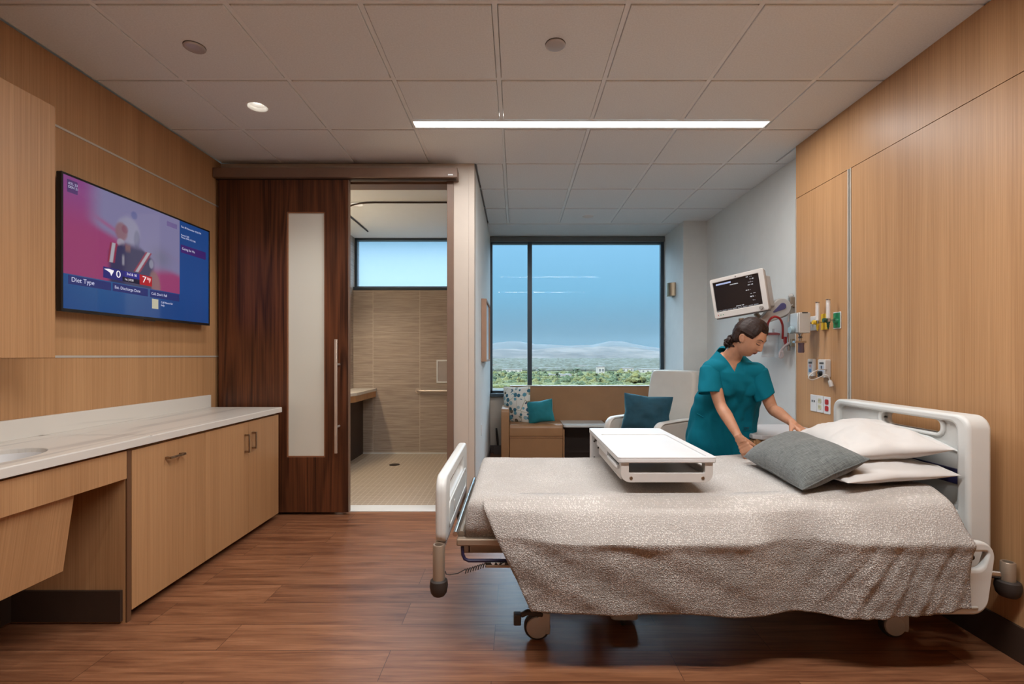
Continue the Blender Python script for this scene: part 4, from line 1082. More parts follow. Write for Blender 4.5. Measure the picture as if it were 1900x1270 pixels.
def flowmeter(yc, z, knob, tree, label, toff, mark):
    t = thing('flowmeter', label, 'flowmeter', (XR-.07, yc, z), 'flowmeters plugged into the gas outlets')
    X = XR-toff
    MB().tube([(XR-.010, yc, z), (X-.002, yc, z)], .0055, 10).tube([(X, yc, z-.012), (X, yc, z+.012)], .013, 16).build('fitting', M['steel'], t)
    MB().lathe([(.0, 0), (.012, 0), (.013, .014), (.013, .118), (.010, .126), (0, .127)], (X, yc, z+.010), seg=20).build('flow_tube', M['clear'], t)
    MB().lathe([(0, 0), (.004, 0), (.004, .10), (0, .10)], (X, yc, z+.016), seg=10).build('inner_tube', M['white_text'], t)
    MB().lathe([(0, 0), (.0135, 0), (.0135, .006), (0, .006)], (X, yc, z+.134), seg=20).build('tube_cap', M['steel'], t)
    MB().lathe([(0, -.020), (.013, -.020), (.015, -.014), (.015, -.002), (.008, 0)], (X-.014, yc, z), 'x', 18).build('control_knob', knob, t)
    MB().lathe([(0, -.058), (.004, -.058), (.0055, -.048), (.010, -.040), (.006, -.038), (.011, -.028), (.007, -.026), (.013, -.014), (.013, -.008), (0, -.008)], (X, yc, z), seg=18).build('nozzle', tree, t)
flowmeter(3.338, 1.525, M['yellow'], M['yellow'], 'flowmeter with clear tube and yellow nozzle on the yellow outlet', .055, 0)
flowmeter(3.210, 1.530, M['darkgreen'], M['darkgreen'], 'flowmeter with clear tube and dark green nozzle on the green outlet', .064, 0)
# suction regulator
t = thing('suction_regulator', 'boxy beige suction regulator with blue-grey knob on the headwall corner', 'suction regulator', (2.02, 3.47, 1.4))
MB().tube([(XR-.009, 3.465, 1.53), (2.06, 3.465, 1.53)], .008, 10).build('stem', M['brass'], t)
MB().prism(rrect(1.985, 2.065, 1.455, 1.600, .008, 4), 'xz', 3.40, 3.50).build('housing', M['warm_plastic'], t, bevel=.004)
MB().box(1.975, 1.986, 3.405, 3.495, 1.458, 1.597).build('front_face', plain('pale_steel_face', (.55, .6, .62), .3, .4), t, bevel=.003)
MB().prism(rrect(2.005, 2.045, 1.594, 1.602, .003, 3), 'xz', 3.397, 3.402).build('top_vent', M['dark_text'], t)
MB().lathe([(0, -.030), (.022, -.030), (.026, -.024), (.026, -.006), (.018, 0)], (1.975, 3.45, 1.478), 'x', 24).build('mode_knob', plain('blue_grey_knob', (.25, .34, .38), .4), t)
MB().lathe([(.020, .0), (.012, -.012), (.010, -.022), (.017, -.030), (.010, -.036), (.010, -.052)], (2.022, 3.45, 1.455), seg=20).build('hose_nipple', M['steel'], t)
MB().box(1.975, 2.055, 3.43, 3.47, 1.385, 1.402).build('clamp_bar', M['steel'], t, bevel=.003)
MB().lathe([(0, .0), (.018, 0), (.021, .008), (.019, .05), (.021, .07), (0, .07)], (2.028, 3.45, 1.316), seg=20).build('trap_jar', plain('smoked_clear_plastic', (.10, .07, .09), .1), t)
# suction canister on the wall rail
t = thing('suction_canister', 'clear suction canister with red lid and curved red hose on the white wall', 'suction canister', (2.17, 4.15, 1.27))
cx_, cy_ = 2.165, 4.14
MB().lathe([(0, 0), (.062, 0), (.065, .006), (.068, .17), (.070, .19)], (cx_, cy_, 1.282), seg=36).build('jar', M['clear'], t)
MB().lathe([(.060, .0), (.078, .0), (.078, .016), (.060, .022), (0, .024)], (cx_, cy_, 1.470), seg=36).build('lid', plain('rose_red_plastic', (.45, .12, .13), .4), t)
MB().lathe([(.010, 0), (.010, .035), (0, .035)], (cx_+.02, cy_-.02, 1.490), seg=12).build('port', M['clear'], t)
MB().lathe([(.02, 0), (.045, .0), (.045, .07), (.02, .07)], (cx_-.01, cy_, 1.31), seg=20).build('float_insert', plain('grey_insert', (.33, .35, .37), .5), t)
pp = [P(1424, 616, 3.98), P(1424.5, 603, 3.88), P(1429, 593, 3.80), P(1437, 588, 3.78), P(1446, 591, 3.79), P(1451, 600, 3.82), P(1452.5, 612, 3.88), P(1452, 628, 3.955)]
MB().tube(smoothpath(pp), .0085, 12).build('red_hose', M['red'], t)
mb = MB()
mb.prism([(P(1443, 0, 4.1).x-.02, P(0, 625, 3.96).z), (P(1466, 0, 3.96).x, P(0, 627, 3.96).z), (P(1466, 0, 3.96).x, P(0, 642, 3.96).z), (P(1458, 0, 3.96).x, P(0, 640, 3.96).z), (P(1443, 0, 4.1).x-.02, P(0, 634, 3.96).z)], 'xz', 3.95, 3.98).build('red_bracket', M['red'], t, bevel=.003)
MB().cyl(P(1463.5, 618, 3.93), P(1463.5, 651, 3.93), .014).build('steel_post', M['steel'], t)
MB().box(P(1462, 0, 3.95).x, XR2-.001, 3.93, 3.96, P(0, 637, 3.95).z, P(0, 629, 3.95).z).build('wall_bracket', M['steel'], t, bevel=.003)
pp = [P(1484, 629, 3.85), P(1476, 631, 3.87), P(1466, 636, 3.9), P(1456, 643, 3.93), P(1449, 652, 3.95), P(1446.5, 660, 3.95), P(1449, 664, 3.95), P(1452, 660, 3.93), P(1451, 652, 3.92)]
MB().tube(smoothpath(pp), .010, 10).build('clear_hose', plain('milky_tube', (.66, .58, .58), .25, alpha=.75), t)
MB().box(P(1468, 0, 3.86).x, P(1483, 0, 3.86).x, 3.85, 3.88, P(0, 643, 3.86).z, P(0, 629, 3.86).z).build('hose_clamp', M['brass'], t, bevel=.003)
MB().box(P(1481, 0, 3.86).x-.02, XR2-.001, 3.86, 3.88, P(0, 638, 3.86).z, P(0, 634, 3.86).z).build('clamp_arm', M['brass'], t, bevel=.002)
# patient monitor on its arm
t = thing('patient_monitor', 'beige patient monitor with dark screen on a wall arm', 'monitor', (1.8, 3.9, 1.7))
Mw = Matrix.Translation(P(1372, 547, 3.88)) @ Matrix.Rotation(math.radians(-45), 4, 'Z') @ Matrix.Rotation(math.radians(4), 4, 'X') @ Matrix.Rotation(math.radians(-7), 4, 'Y')
t.matrix_world = Mw; ORG[t] = Vector((0, 0, 0))
w, h = .42, .325
def mon_out(s_=1, dz=0):
    pts = rrect(-w/2*s_, w/2*s_, -h/2*s_, h/2*s_, .014, 4)
    return [(x, z+(.012*(1-(x/(w/2))**2) if z > 0 else 0)) for x, z in pts]
si = rrect(-w/2+.022, w/2-.040, -h/2+.052, h/2-.030, .004, 4)
MB().frame(mon_out(), si, 'xz', -.03, 0).build('bezel', M['warm_plastic'], t, bevel=.004)
MB().box(-w/2+.02, w/2-.038, -.020, -.012, -h/2+.05, h/2-.028).build('screen', plain('monitor_glass', (.012, .011, .013), .12), t, smooth=False)
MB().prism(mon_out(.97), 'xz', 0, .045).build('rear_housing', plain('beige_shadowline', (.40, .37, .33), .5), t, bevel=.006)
MB().box(-.10, w/2-.012, .045, .155, -h/2+.03, h/2-.05).build('module_rack', M['warm_plastic'], t, bevel=.006)
MB().box(-w/2+.01, w/2-.01, -.02, .05, -h/2-.006, -h/2+.0).build('base_strip', plain('grey_strip', (.16, .16, .16), .5), t, bevel=.002)
MB().lathe([(0, -.018), (.013, -.018), (.014, -.002), (.014, 0)], (w/2-.052, -.03, -h/2+.026), 'y', 20).build('trim_knob', plain('grey_knob', (.30, .28, .26), .35), t)
MB().prism(rrect(-.004, .004, h/2-.022, h/2-.012, .001, 2), 'xz', -.0315, -.0295).build('maker_mark', M['dark_text'], t)
mt = emit('monitor_text', (.55, .57, .60), .8)
rt = (PI/2, 0, 0)
MB().box(-w/2+.045, -w/2+.165, -.0212, -.020, h/2-.056, h/2-.043).build('menu_bar', emit('monitor_bar', (.20, .24, .38), .8), t, smooth=False)
for (x, z, s_, c) in ((-.055, h/2-.072, .010, 'MONITORING'), (.075, h/2-.040, .012, 'HR   -- --'), (.100, h/2-.060, .010, 'X -- 60'), (.085, h/2-.082, .014, '--- / ---'), (.08, h/2-.104, .010, 'ART  120'), (.09, -.010, .018, '--  ---'), (.085, -.035, .014, '98 %  -'), (.10, -.065, .010, 'T --.-'), (-.03, -.088, .009, 'SpO2 OFF  NBP'), (.06, .02, .010, 'RR 12  --')):
    text('screen_text', c, s_, mt, t, (x, -.0208, z), rt)
for k in range(8): MB().box(-w/2+.026+k*.041, -w/2+.060+k*.041, -.0212, -.020, -h/2+.056, -h/2+.064).build('menu_key', plain('menu_key', (.16, .17, .19), .5), t, smooth=False)
for k in range(3): MB().box(-w/2+.03+k*.02, -w/2+.036+k*.02, -.031, -.029, -h/2+.022, -h/2+.030).build('indicator', M['green'] if k else M['red'], t, smooth=False)
# the arm (world space)
t = thing('monitor_arm', 'articulated beige wall arm with violet inlay holding the monitor', 'monitor arm', (XR2, 4.0, 1.4))
MB().box(2.205, XR2-.001, 3.90, 3.94, P(0, 640, 3.92).z, P(0, 552, 3.92).z).build('wall_channel', M['alu'], t, bevel=.003)
MB().lathe([(0, -.0), (.020, .0), (.022, .016), (.012, .03), (0, .032)], (2.222, 3.92, P(0, 552, 3.92).z-.003), seg=16).build('channel_cap', M['warm_plastic'], t)
MB().box(2.19, 2.248, 3.87, 3.90, P(0, 571, 3.93).z, P(0, 553, 3.93).z).build('upper_clamp', M['champagne'], t, bevel=.004)
def lozenge(name, c0, r0, c1, r1, Y0, Y1, mat, parent, bevel=.006):
    d = Vector((c1[0]-c0[0], c1[1]-c0[1])); L_ = d.length; a = math.atan2(d.y, d.x); s_ = math.asin((r0-r1)/L_)
    pts = [(c0[0]+r0*math.cos(a+PI/2-s_+(PI+2*s_)*k/16), c0[1]+r0*math.sin(a+PI/2-s_+(PI+2*s_)*k/16)) for k in range(17)]
    pts += [(c1[0]+r1*math.cos(a-PI/2-s_+(PI-2*(-s_)*-1)*k/16 if 0 else a-PI/2+s_+(PI-2*s_)*k/16), c1[1]+r1*math.sin(a-PI/2+s_+(PI-2*s_)*k/16)) for k in range(17)]
    return MB().prism(pts, 'xz', Y0, Y1).build(name, mat, parent, bevel=bevel)
q = lambda x, y, Y=3.90: (P(x, y, Y).x, P(x, y, Y).z)
ub = lozenge('upper_link', q(1447, 571), .072, q(1412, 597), .028, 3.86, 3.92, M['warm_plastic'], t)
lozenge('violet_inlay', q(1447, 569.5), .026, q(1431, 580), .006, 3.852, 3.862, M['lavender'], ub, .002)
MB().box(q(1458, 0)[0], 2.18, 3.87, 3.93, q(0, 583)[1], q(0, 560)[1]).build('shoulder', M['warm_plastic'], t, bevel=.006)
lozenge('lower_link', q(1462, 583), .020, q(1405, 603), .018, 3.94, 3.965, M['warm_plastic'], t, .004)
MB().tube([P(1413, 598, 3.89), P(1409, 590, 3.92), P(1403, 583, 3.96)], .020, 12).build('tilt_joint', M['champagne'], t)
MB().tube([P(1375, 591, 3.92), P(1376, 600, 3.92)], .020, 12).build('cable_socket', M['champagne'], t)
MB().tube(smoothpath([P(1474, 556, 3.9), P(1472, 563, 3.88), P(1466, 570, 3.87), P(1464, 583, 3.87), P(1462, 598, 3.88)]), .006, 8).build('cable', M['warm_plastic'], t)
MB().tube(smoothpath([P(1475, 556, 3.9), P(1479, 564, 3.84), P(1482, 573, 3.80), P(1482, 580, 3.76)]), .005, 8).build('cable', M['warm_plastic'], t)
# bedside cabinet
t = thing('bedside_cabinet', 'low oak bedside cabinet with pale top between the bed and headwall', 'cabinet', (1.82, 3.45, 0))
bx0, bx1, by0, by1, bz = 1.56, 2.10, 3.16, 3.68, .775
MB().prism([(bx0+.04, by0), (bx1, by0), (bx1, by1), (bx0, by1), (bx0, by0+.04)], 'xy', bz-.03, bz).build('cabinet_top', plain('pale_laminate', (.56, .54, .54), .4, var=.02), t, bevel=.004)
MB().box(bx0+.015, bx1-.01, by0+.02, by1-.01, .06, bz-.03).build('body', M['oak'], t, smooth=False)
for k, (z0, z1) in enumerate(((.075, .30), (.305, .53), (.535, .735))):
    d = MB().box(bx0+.003, bx0+.018, by0+.03, by1-.02, z0, z1).build('drawer', M['oak'], t, smooth=False)
    MB().box(bx0-.02, bx0+.003, 3.36, 3.48, z1-.06, z1-.05).build('handle', M['bronze_handle'], d, bevel=.002)
MB().box(bx0+.03, bx1-.03, by0+.04, by1-.03, .0, .06).build('plinth', M['black_base'], t, smooth=False)
# brass sconce on the column side
t = thing('wall_sconce', 'small brass half-cylinder sconce on the white column', 'wall light', (1.972, 6.07, 1.38))
sz = P(0, 538, 6.07).z; mb = MB()
hc = [(1.972-.085*math.sin(PI*k/16), 6.07+.075*math.cos(PI*k/16)) for k in range(17)]
mb.prism(hc, 'xy', sz-.082, sz+.082).build('shade', M['brass'], t, bevel=.002)
# framed picture on alcove left wall
t = thing('wall_frame', 'thin wooden picture frame hanging on the alcove wall beside the window', 'picture frame', (XA, 5.16, 1.234))
fy0, fy1, fz0, fz1 = 4.83, 5.52, 1.236, 1.866
fw = plain('rosy_wood_frame', (.38, .23, .155), .45)
MB().frame([(fy0, fz0), (fy1, fz0), (fy1, fz1), (fy0, fz1)], [(fy0+.02, fz0+.02), (fy1-.02, fz0+.02), (fy1-.02, fz1-.02), (fy0+.02, fz1-.02)], 'yz', XA+.001, XA+.052).build('frame', fw, t, bevel=.001, smooth=False)
MB().box(XA+.008, XA+.035, fy0+.018, fy1-.018, fz0+.018, fz1-.018).build('white_board', plain('white_board', (.66, .68, .70), .3, var=.02), t, smooth=False)
# little plates on the alcove wall
t = thing('outlet_plate', 'small white outlet plate low on the alcove wall by the foot of the bed', 'wall plate', (XA, 4.85, .55))
MB().prism(rrect(4.80, 4.87, .50, .615, .004, 3), 'yz', XA+.0005, XA+.006).build('cover_plate', M['white_plastic'], t, bevel=.0015)
t = thing('door_stop', 'short dark rubber wand standing against the wall under the window', 'handle', (-.25, 6.40, .1))
MB().tube([P(921, 795, 6.38), P(923, 815, 6.38), P(924, 829, 6.38)], [.012, .016, .012], 10).build('wand', M['rubber'], t)
MB().box(-.30, -.16, 6.36, 6.41, .0, .115).build('socket_base', M['grey_base'], t, bevel=.004)
# ------------------------------------------------------------------ window bench, table, recliner, cushions
tan = M['tan']; BB = 6.44
t = thing('window_bench', 'tan vinyl sofa bench with low back running under the big window', 'bench', (.8, 6.15, 0))
MB().box(-.085, 1.90, 6.33, BB, .40, .895).build('backrest', tan, t, bevel=.014, seg=3)
MB().box(-.085, 1.90, 6.325, BB+.01, .892, .906).build('top_trim', M['champagne'], t, bevel=.003)
def seat(x0, x1):
    mb = MB(); o = rrect(5.86, 6.335, .315, .462, (.015, .012, .02, .05), 6)
    mb.loft([[(x, y, z) for y, z in o] for x in (x0, x1)]).build('seat_cushion', tan, t, bevel=.016, seg=3)
    MB().box(x0+.002, x1-.002, 5.875, 6.33, .05, .312).build('base_box', tan, t, bevel=.008)
    MB().box(x0+.0, x1, 5.868, 5.90, .298, .318).build('seam', tan, t, bevel=.004)
seat(-.085, .565); seat(1.12, 1.90)
MB().box(.566, .585, 5.87, 6.33, .0, .40).box(1.10, 1.118, 5.87, 6.33, .0, .40).build('side_panel', tan, t, bevel=.003)
mb = MB(); o = rrect(5.86, 6.33, .02, .655, (.01, .01, .03, .05), 6)
mb.loft([[(x, y, z if z < .5 else z-.03*(6.33-y)/.47*0+(.0)) for y, z in o] for x in (-.185, -.087)]).build('armrest', tan, t, bevel=.02, seg=3)
MB().box(-.18, 1.9, 5.90, 6.33, .0, .05).build('plinth', M['black_base'], t, smooth=False)
MB().prism(rrect(.572, 1.112, 5.88, 6.33, (.05, .05, .002, .002), 6), 'xy', .425, .452).build('table_top', plain('pale_solid_surface', (.56, .55, .52), .35), t, bevel=.006, seg=3)
MB().box(.587, 1.10, 6.25, 6.33, .02, .42).build('recess_back', M['black_base'], t, smooth=False)

# cushions on the bench
m, nt, b = newmat('leaf_print_cotton')
c = coords(nt, (1, 1, .02))
vo = N(nt, 'ShaderNodeTexVoronoi', Scale=17.0, Randomness=.7); L(nt, c, vo.inputs['Vector'])
colr = ramp(nt, vo.outputs['Color'], [(.0, (.02, .10, .16)), (.30, (.035, .14, .20)), (.45, (.12, .33, .42)), (.58, (.30, .42, .46)), (.72, (.24, .20, .06)), (.85, (.02, .05, .13))])
lt = N(nt, 'ShaderNodeMath', _operation='LESS_THAN'); lt.inputs[1].default_value = .46; L(nt, vo.outputs['Distance'], lt.inputs[0])
nz = N(nt, 'ShaderNodeTexNoise', Scale=4.5); L(nt, c, nz.inputs['Vector'])
g = N(nt, 'ShaderNodeMath', _operation='GREATER_THAN'); g.inputs[1].default_value = .42; L(nt, nz.outputs[0], g.inputs[0])
mu = N(nt, 'ShaderNodeMath', _operation='MULTIPLY'); L(nt, lt.outputs[0], mu.inputs[0]); L(nt, g.outputs[0], mu.inputs[1])
vl = N(nt, 'ShaderNodeTexVoronoi', Scale=6.0, _feature='DISTANCE_TO_EDGE'); L(nt, c, vl.inputs['Vector'])
l2 = N(nt, 'ShaderNodeMath', _operation='LESS_THAN'); l2.inputs[1].default_value = .012; L(nt, vl.outputs['Distance'], l2.inputs[0])
mc0 = N(nt, 'ShaderNodeMix', _data_type='RGBA'); mc0.inputs['A'].default_value = (.68, .66, .60, 1); mc0.inputs['B'].default_value = (.34, .33, .22, 1); L(nt, l2.outputs[0], mc0.inputs['Factor'])
mc = N(nt, 'ShaderNodeMix', _data_type='RGBA'); L(nt, mu.outputs[0], mc.inputs['Factor']); L(nt, mc0.outputs['Result'], mc.inputs['A']); L(nt, colr, mc.inputs['B'])
L(nt, mc.outputs['Result'], b.inputs['Base Color']); b.inputs['Roughness'].default_value = .85; M['leaf'] = m
def velvet(name, c1):
    m, nt, b = newmat(name); c = coords(nt, (1, 1, 1)); n = N(nt, 'ShaderNodeTexNoise', Scale=9.0, Detail=3.0); L(nt, c, n.inputs['Vector'])
    L(nt, ramp(nt, n.outputs[0], [(.3, tuple(x*.85 for x in c1)), (.7, tuple(x*1.15 for x in c1))]), b.inputs['Base Color'])
    b.inputs['Roughness'].default_value = .8; b.inputs['Sheen Weight'].default_value = .6; b.inputs['Sheen Tint'].default_value = (.3, .8, .85, 1); b.inputs['Sheen Roughness'].default_value = .35
    return m
M['teal_velvet'] = velvet('teal_velvet', (.005, .16, .19)); M['petrol_velvet'] = velvet('petrol_velvet', (.006, .055, .085))
cushion('leaf_print_cushion', 'white cushion printed with blue and teal leaves, leaning in the corner of the bench', 'cushion', .40, .47, .14, M['leaf'], P(959, 752, 6.17)+Vector((0, 0, .0)),
        (.82, -.50, .04), (-.20, .18, .95), seed=2, ear=.06, wr=.006)
cushion('teal_cushion', 'small bright teal velvet cushion in front of the leaf print cushion', 'cushion', .33, .28, .13, M['teal_velvet'], P(1003, 764, 6.00),
        (.95, -.22, .16), (-.40, .30, .88), seed=4, ear=.10, wr=.006)

# recliner: local frame, faces -y
t = thing('recliner_chair', 'cream vinyl recliner with high winged back turned beside the window bench', 'armchair', (1.49, 5.22, 0), rot=(0, 0, -math.radians(52)))
cr_ = M['cream']
def bk(y, z): return (y, z)
mb = MB()      # tall back leaning back; outline in xz lofted with thickness
rings = []
prof = [(.42, .30, .0), (.60, .30, .02), (.80, .300, .05), (.98, .300, .08), (1.08, .292, .098), (1.12, .275, .105), (1.136, .24, .108)]
def ringat(z, hw, yo, th=.075):
    o = rrect(-hw, hw, .24+yo, .24+yo+th*2, .045, 5)
    return [(x, y-(.035 if abs(x) > hw*.75 and y < .24+yo+th else 0), z) for x, y in o]
mb.loft([ringat(z, hw, yo) for z, hw, yo in prof]); mb.build('backrest', cr_, t, sub=1)
mb = MB(); mb.prism(rrect(-.27, .27, -.36, .26, .05, 5), 'xy', .34, .48); mb.build('seat_cushion', cr_, t, bevel=.03, seg=4)
mb = MB(); mb.box(-.28, .28, -.36, .28, .10, .335); mb.build('base_box', cr_, t, bevel=.02)
for s_ in (-1, 1):
    # armrest: curved top band over a padded side
    pts = []
    for k in range(9):
        a = PI/2+PI/2*k/8; pts.append((-.30+.10*math.cos(a), .515+.10*math.sin(a)))
    side = [(.34, .615), (-.30, .615)]+pts[1:]+[(-.40, .12), (.34, .12)]
    MB().prism([(y, z) for y, z in side], 'yz', s_*.275, s_*.345).build('arm_panel', cr_, t, bevel=.012, seg=3)
    band = [(0, .34, .622), (0, 0, .630), (0, -.30, .625)]+[(0, -.30+.112*math.cos(PI/2+PI/2*k/8), .513+.112*math.sin(PI/2+PI/2*k/8)) for k in range(1, 9)]+[(0, -.412, .40)]
    MB().tube([(s_*.31, y, z) for _, y, z in band], .040, 12, flat=.38).build('arm_cap', plain('cream_arm_pad', (.66, .61, .55), .35), t)
for (x, y) in ((-.24, -.30), (.24, -.30), (-.24, .26), (.24, .26)):
    MB().lathe([(.012, -.012), (.04, -.012), (.042, -.008), (.042, .008), (.04, .012), (.012, .012)], (x, y, .042), 'x', 20).build('caster', M['rubber'], t)
    MB().box(x-.02, x+.02, y-.02, y+.02, .05, .11).build('caster_fork', M['steel'], t, bevel=.003)
cushion('petrol_cushion', 'dark petrol blue velvet cushion propped on the cream recliner', 'cushion', .50, .40, .19, M['petrol_velvet'], P(1200, 768, 5.05),
        (.93, -.36, -.06), (.02, .25, .96), seed=6, ear=.12, wr=.014, crease=((0, .2, -1.4, .1, .012),))
# ------------------------------------------------------------------ landscape outside the window
GZ = -21.0
def foliage(name, c1, c2):
    m, nt, b = newmat(name); c = coords(nt); n = N(nt, 'ShaderNodeTexNoise', Scale=.9, Detail=5.0); L(nt, c, n.inputs['Vector'])
    L(nt, ramp(nt, n.outputs[0], [(.3, c1), (.7, c2)]), b.inputs['Base Color']); b.inputs['Roughness'].default_value = .9
    bump(nt, b, n.outputs[0], .8, .6); return m
m, nt, b = newmat('valley_ground')
c = coords(nt, (.004, .02, 1)); n = N(nt, 'ShaderNodeTexNoise', Scale=1.0, Detail=6.0, Roughness=.7); L(nt, c, n.inputs['Vector'])
L(nt, ramp(nt, n.outputs[0], [(.35, (.014, .018, .012)), (.5, (.022, .026, .018)), (.60, (.06, .058, .052)), (.72, (.02, .022, .016))]), b.inputs['Base Color']); b.inputs['Roughness'].default_value = 1
g = MB().box(-6000, 6000, 150, 14000, GZ-1, GZ).build('ground_exterior', m, smooth=False); g['kind'] = 'structure'
def hills(name, y0, dep, hf, col, seed, label):
    mb = MB(); nx, ny = 160, 10
    def fn(a, b_):
        x = (-.55+1.6*a)*y0*1.0; y = y0+dep*b_
        z = GZ-2+(hf(x/y0)*y0+0)*math.sin(PI*min(1, b_*1.0+.0))**.8+(.006*y0*mnoise.fractal(Vector((x/y0*9+seed, b_*3, seed)), .8, 2, 5))*math.sin(PI*b_)
        return (x, y, z)
    mb.grid(fn, nx, ny)
    m, nt, b = newmat(name+'_soil'); c = coords(nt, (.004, .004, .02)); n = N(nt, 'ShaderNodeTexNoise', Scale=1.0, Detail=6.0, Roughness=.7); L(nt, c, n.inputs['Vector'])
    L(nt, ramp(nt, n.outputs[0], [(.42, tuple(x*.35 for x in col)), (.60, tuple(x*1.7 for x in col))]), b.inputs['Base Color']); b.inputs['Roughness'].default_value = 1
    o = mb.build(name, m); tag(o, label, 'hills'); return o
def g_(x, c, w): return math.exp(-((x-c)/w)**2)
far_h = lambda s: .024+.015*g_(s, .24, .06)+.017*g_(s, -.01, .07)+.006*g_(s, .08, .05)
hills('far_hills', 6000, 2600, far_h, (.006, .009, .010), 3, 'hazy blue far mountain ridge along the horizon')
near_h = lambda s: .019+.013*g_(s, .15, .13)+.004*g_(s, .28, .05)+.004*g_(s, -.03, .05)
hills('near_hills', 3000, 1500, near_h, (.022, .019, .017), 9, 'hazy brown nearer foothills in front of the mountain ridge')
# trees
F = [foliage('olive_foliage', (.014, .020, .002), (.050, .055, .010)), foliage('green_foliage', (.006, .015, .004), (.022, .036, .009)), foliage('yellow_green_foliage', (.020, .024, .004), (.062, .062, .013))]
bark = plain('tree_bark', (.02, .016, .011), .9)
def make_tree(k, seed):
    rnd = random.Random(seed)
    t = thing('tree', 'x', 'tree', (0, 0, 0))
    mb = MB()
    for q in range(12):
        a = rnd.random()*2*PI; rr = rnd.random()**.6*2.9
        mb.ball((rr*math.cos(a), rr*math.sin(a), 2.0+rnd.random()*2.8*(1-rr/5)), (1.4+rnd.random()*.9, 1.4+rnd.random()*.9, 1.1+rnd.random()*.8), 16, 11)
    for v in mb.bm.verts:
        d = mnoise.noise_vector(v.co*1.3+Vector((seed, 0, 0))); v.co += d*.55; v.co += mnoise.noise_vector(v.co*4.1)*.38
    mb.build('crown', F[k], t, local=False); MB().cyl((0, 0, -.1), (0, 0, 3.4), .22, .14, 8).build('trunk', bark, t)
    return t
def make_palm(seed):
    rnd = random.Random(seed); t = thing('palm_tree', 'x', 'palm tree', (0, 0, 0))
    MB().tube([(0, 0, -.1), (.1, 0, 4), (.05, .1, 8.3)], [.28, .2, .17], 8).build('trunk', bark, t)
    mb = MB()
    for q in range(22):
        a = q*2.4; el = rnd.uniform(-.7, 1.1); ln = 2.7
        pts = [Vector((math.cos(a)*f*ln*math.cos(el*(1-f*.6)), math.sin(a)*f*ln*math.cos(el*(1-f*.6)), 8.3+f*ln*math.sin(el)-f*f*.8)) for f in (0, .33, .66, 1)]
        mb.tube(pts, [.06, .36, .34, .06], 5, flat=.3)
    mb.build('crown', F[1], t); return t
protos = [make_tree(0, 1), make_tree(1, 2), make_tree(2, 3), make_tree(1, 4)]; used = set()
rnd = random.Random(11)
def gz_at(Y): return GZ
near_y = []
def put(o, x_img, Y, s_, label, group):
    if o in used: c = copy_tree(o)
    else: c = o; used.add(o)
    c.location = ((x_img-958)*Y/899, Y, GZ); c.scale = (s_, s_, s_*rnd.uniform(.85, 1.1)); c.rotation_euler.z = rnd.random()*6.3
    tag(c, label, None, group); return c
rows = [(350, 13, .8), (374, 13.5, .95), (402, 15, 1.05), (442, 16, 1.0), (492, 19, 1.05), (560, 22, 1.1)]; taken = [(1179, 362)]
side = ['seen through the narrow left pane', 'seen through the wide right pane']
dist = ['low in the nearest strip right above the bench back', 'in the first full row below the window', 'in the second row', 'in the middle of the tree belt', 'in the fourth row', 'in the farthest row of the belt']
names = ['olive green', 'dark green', 'yellowish green', 'dark green']
for ri, (Y, stp, s_) in enumerate(rows):
    x = 912+rnd.random()*8
    while x < 1232:
        k = rnd.choice([0, 1, 2, 3, 0, 1]); yy = Y+rnd.uniform(-7, 7); X_ = (x-958)*yy/899; x += stp*rnd.uniform(.62, .95)
        if any(math.hypot(X_-a, yy-b2) < 5.0 for a, b2 in taken) or math.hypot(X_-(1179-958)*.4, yy-362) < 12: continue
        taken.append((X_, yy))
        put(protos[k], X_*899/yy+958, yy, s_*rnd.uniform(.72, 1.05), '%s leafy tree %s' % (names[k], dist[ri]), 'leafy trees in the valley outside the window')
big = put(protos[2], 1179, 362, 1.75, 'tallest yellow-green tree near the right side of the window view', 'leafy trees in the valley outside the window')
pal = make_palm(5)
for i, (x, Y, s_) in enumerate(((926, 372, .82), (962, 362, .95), (1001, 420, 1.1), (1034, 385, .95), (1071, 405, 1.2), (1107, 372, .92), (1147, 356, 1.05), (1064, 470, 1.1))):
    put(pal, x, Y, s_, ['palm tree at the far left of the window view', 'palm tree just left of the window mullion', 'palm tree just right of the mullion, rising over the belt', 'slim palm tree left of the tallest palm', 'tallest slim palm tree in the middle of the view', 'palm tree right of the tallest palm', 'stout palm tree before the tall yellow-green tree', 'distant palm tree behind the tallest palm'][i], 'palm trees outside the window')
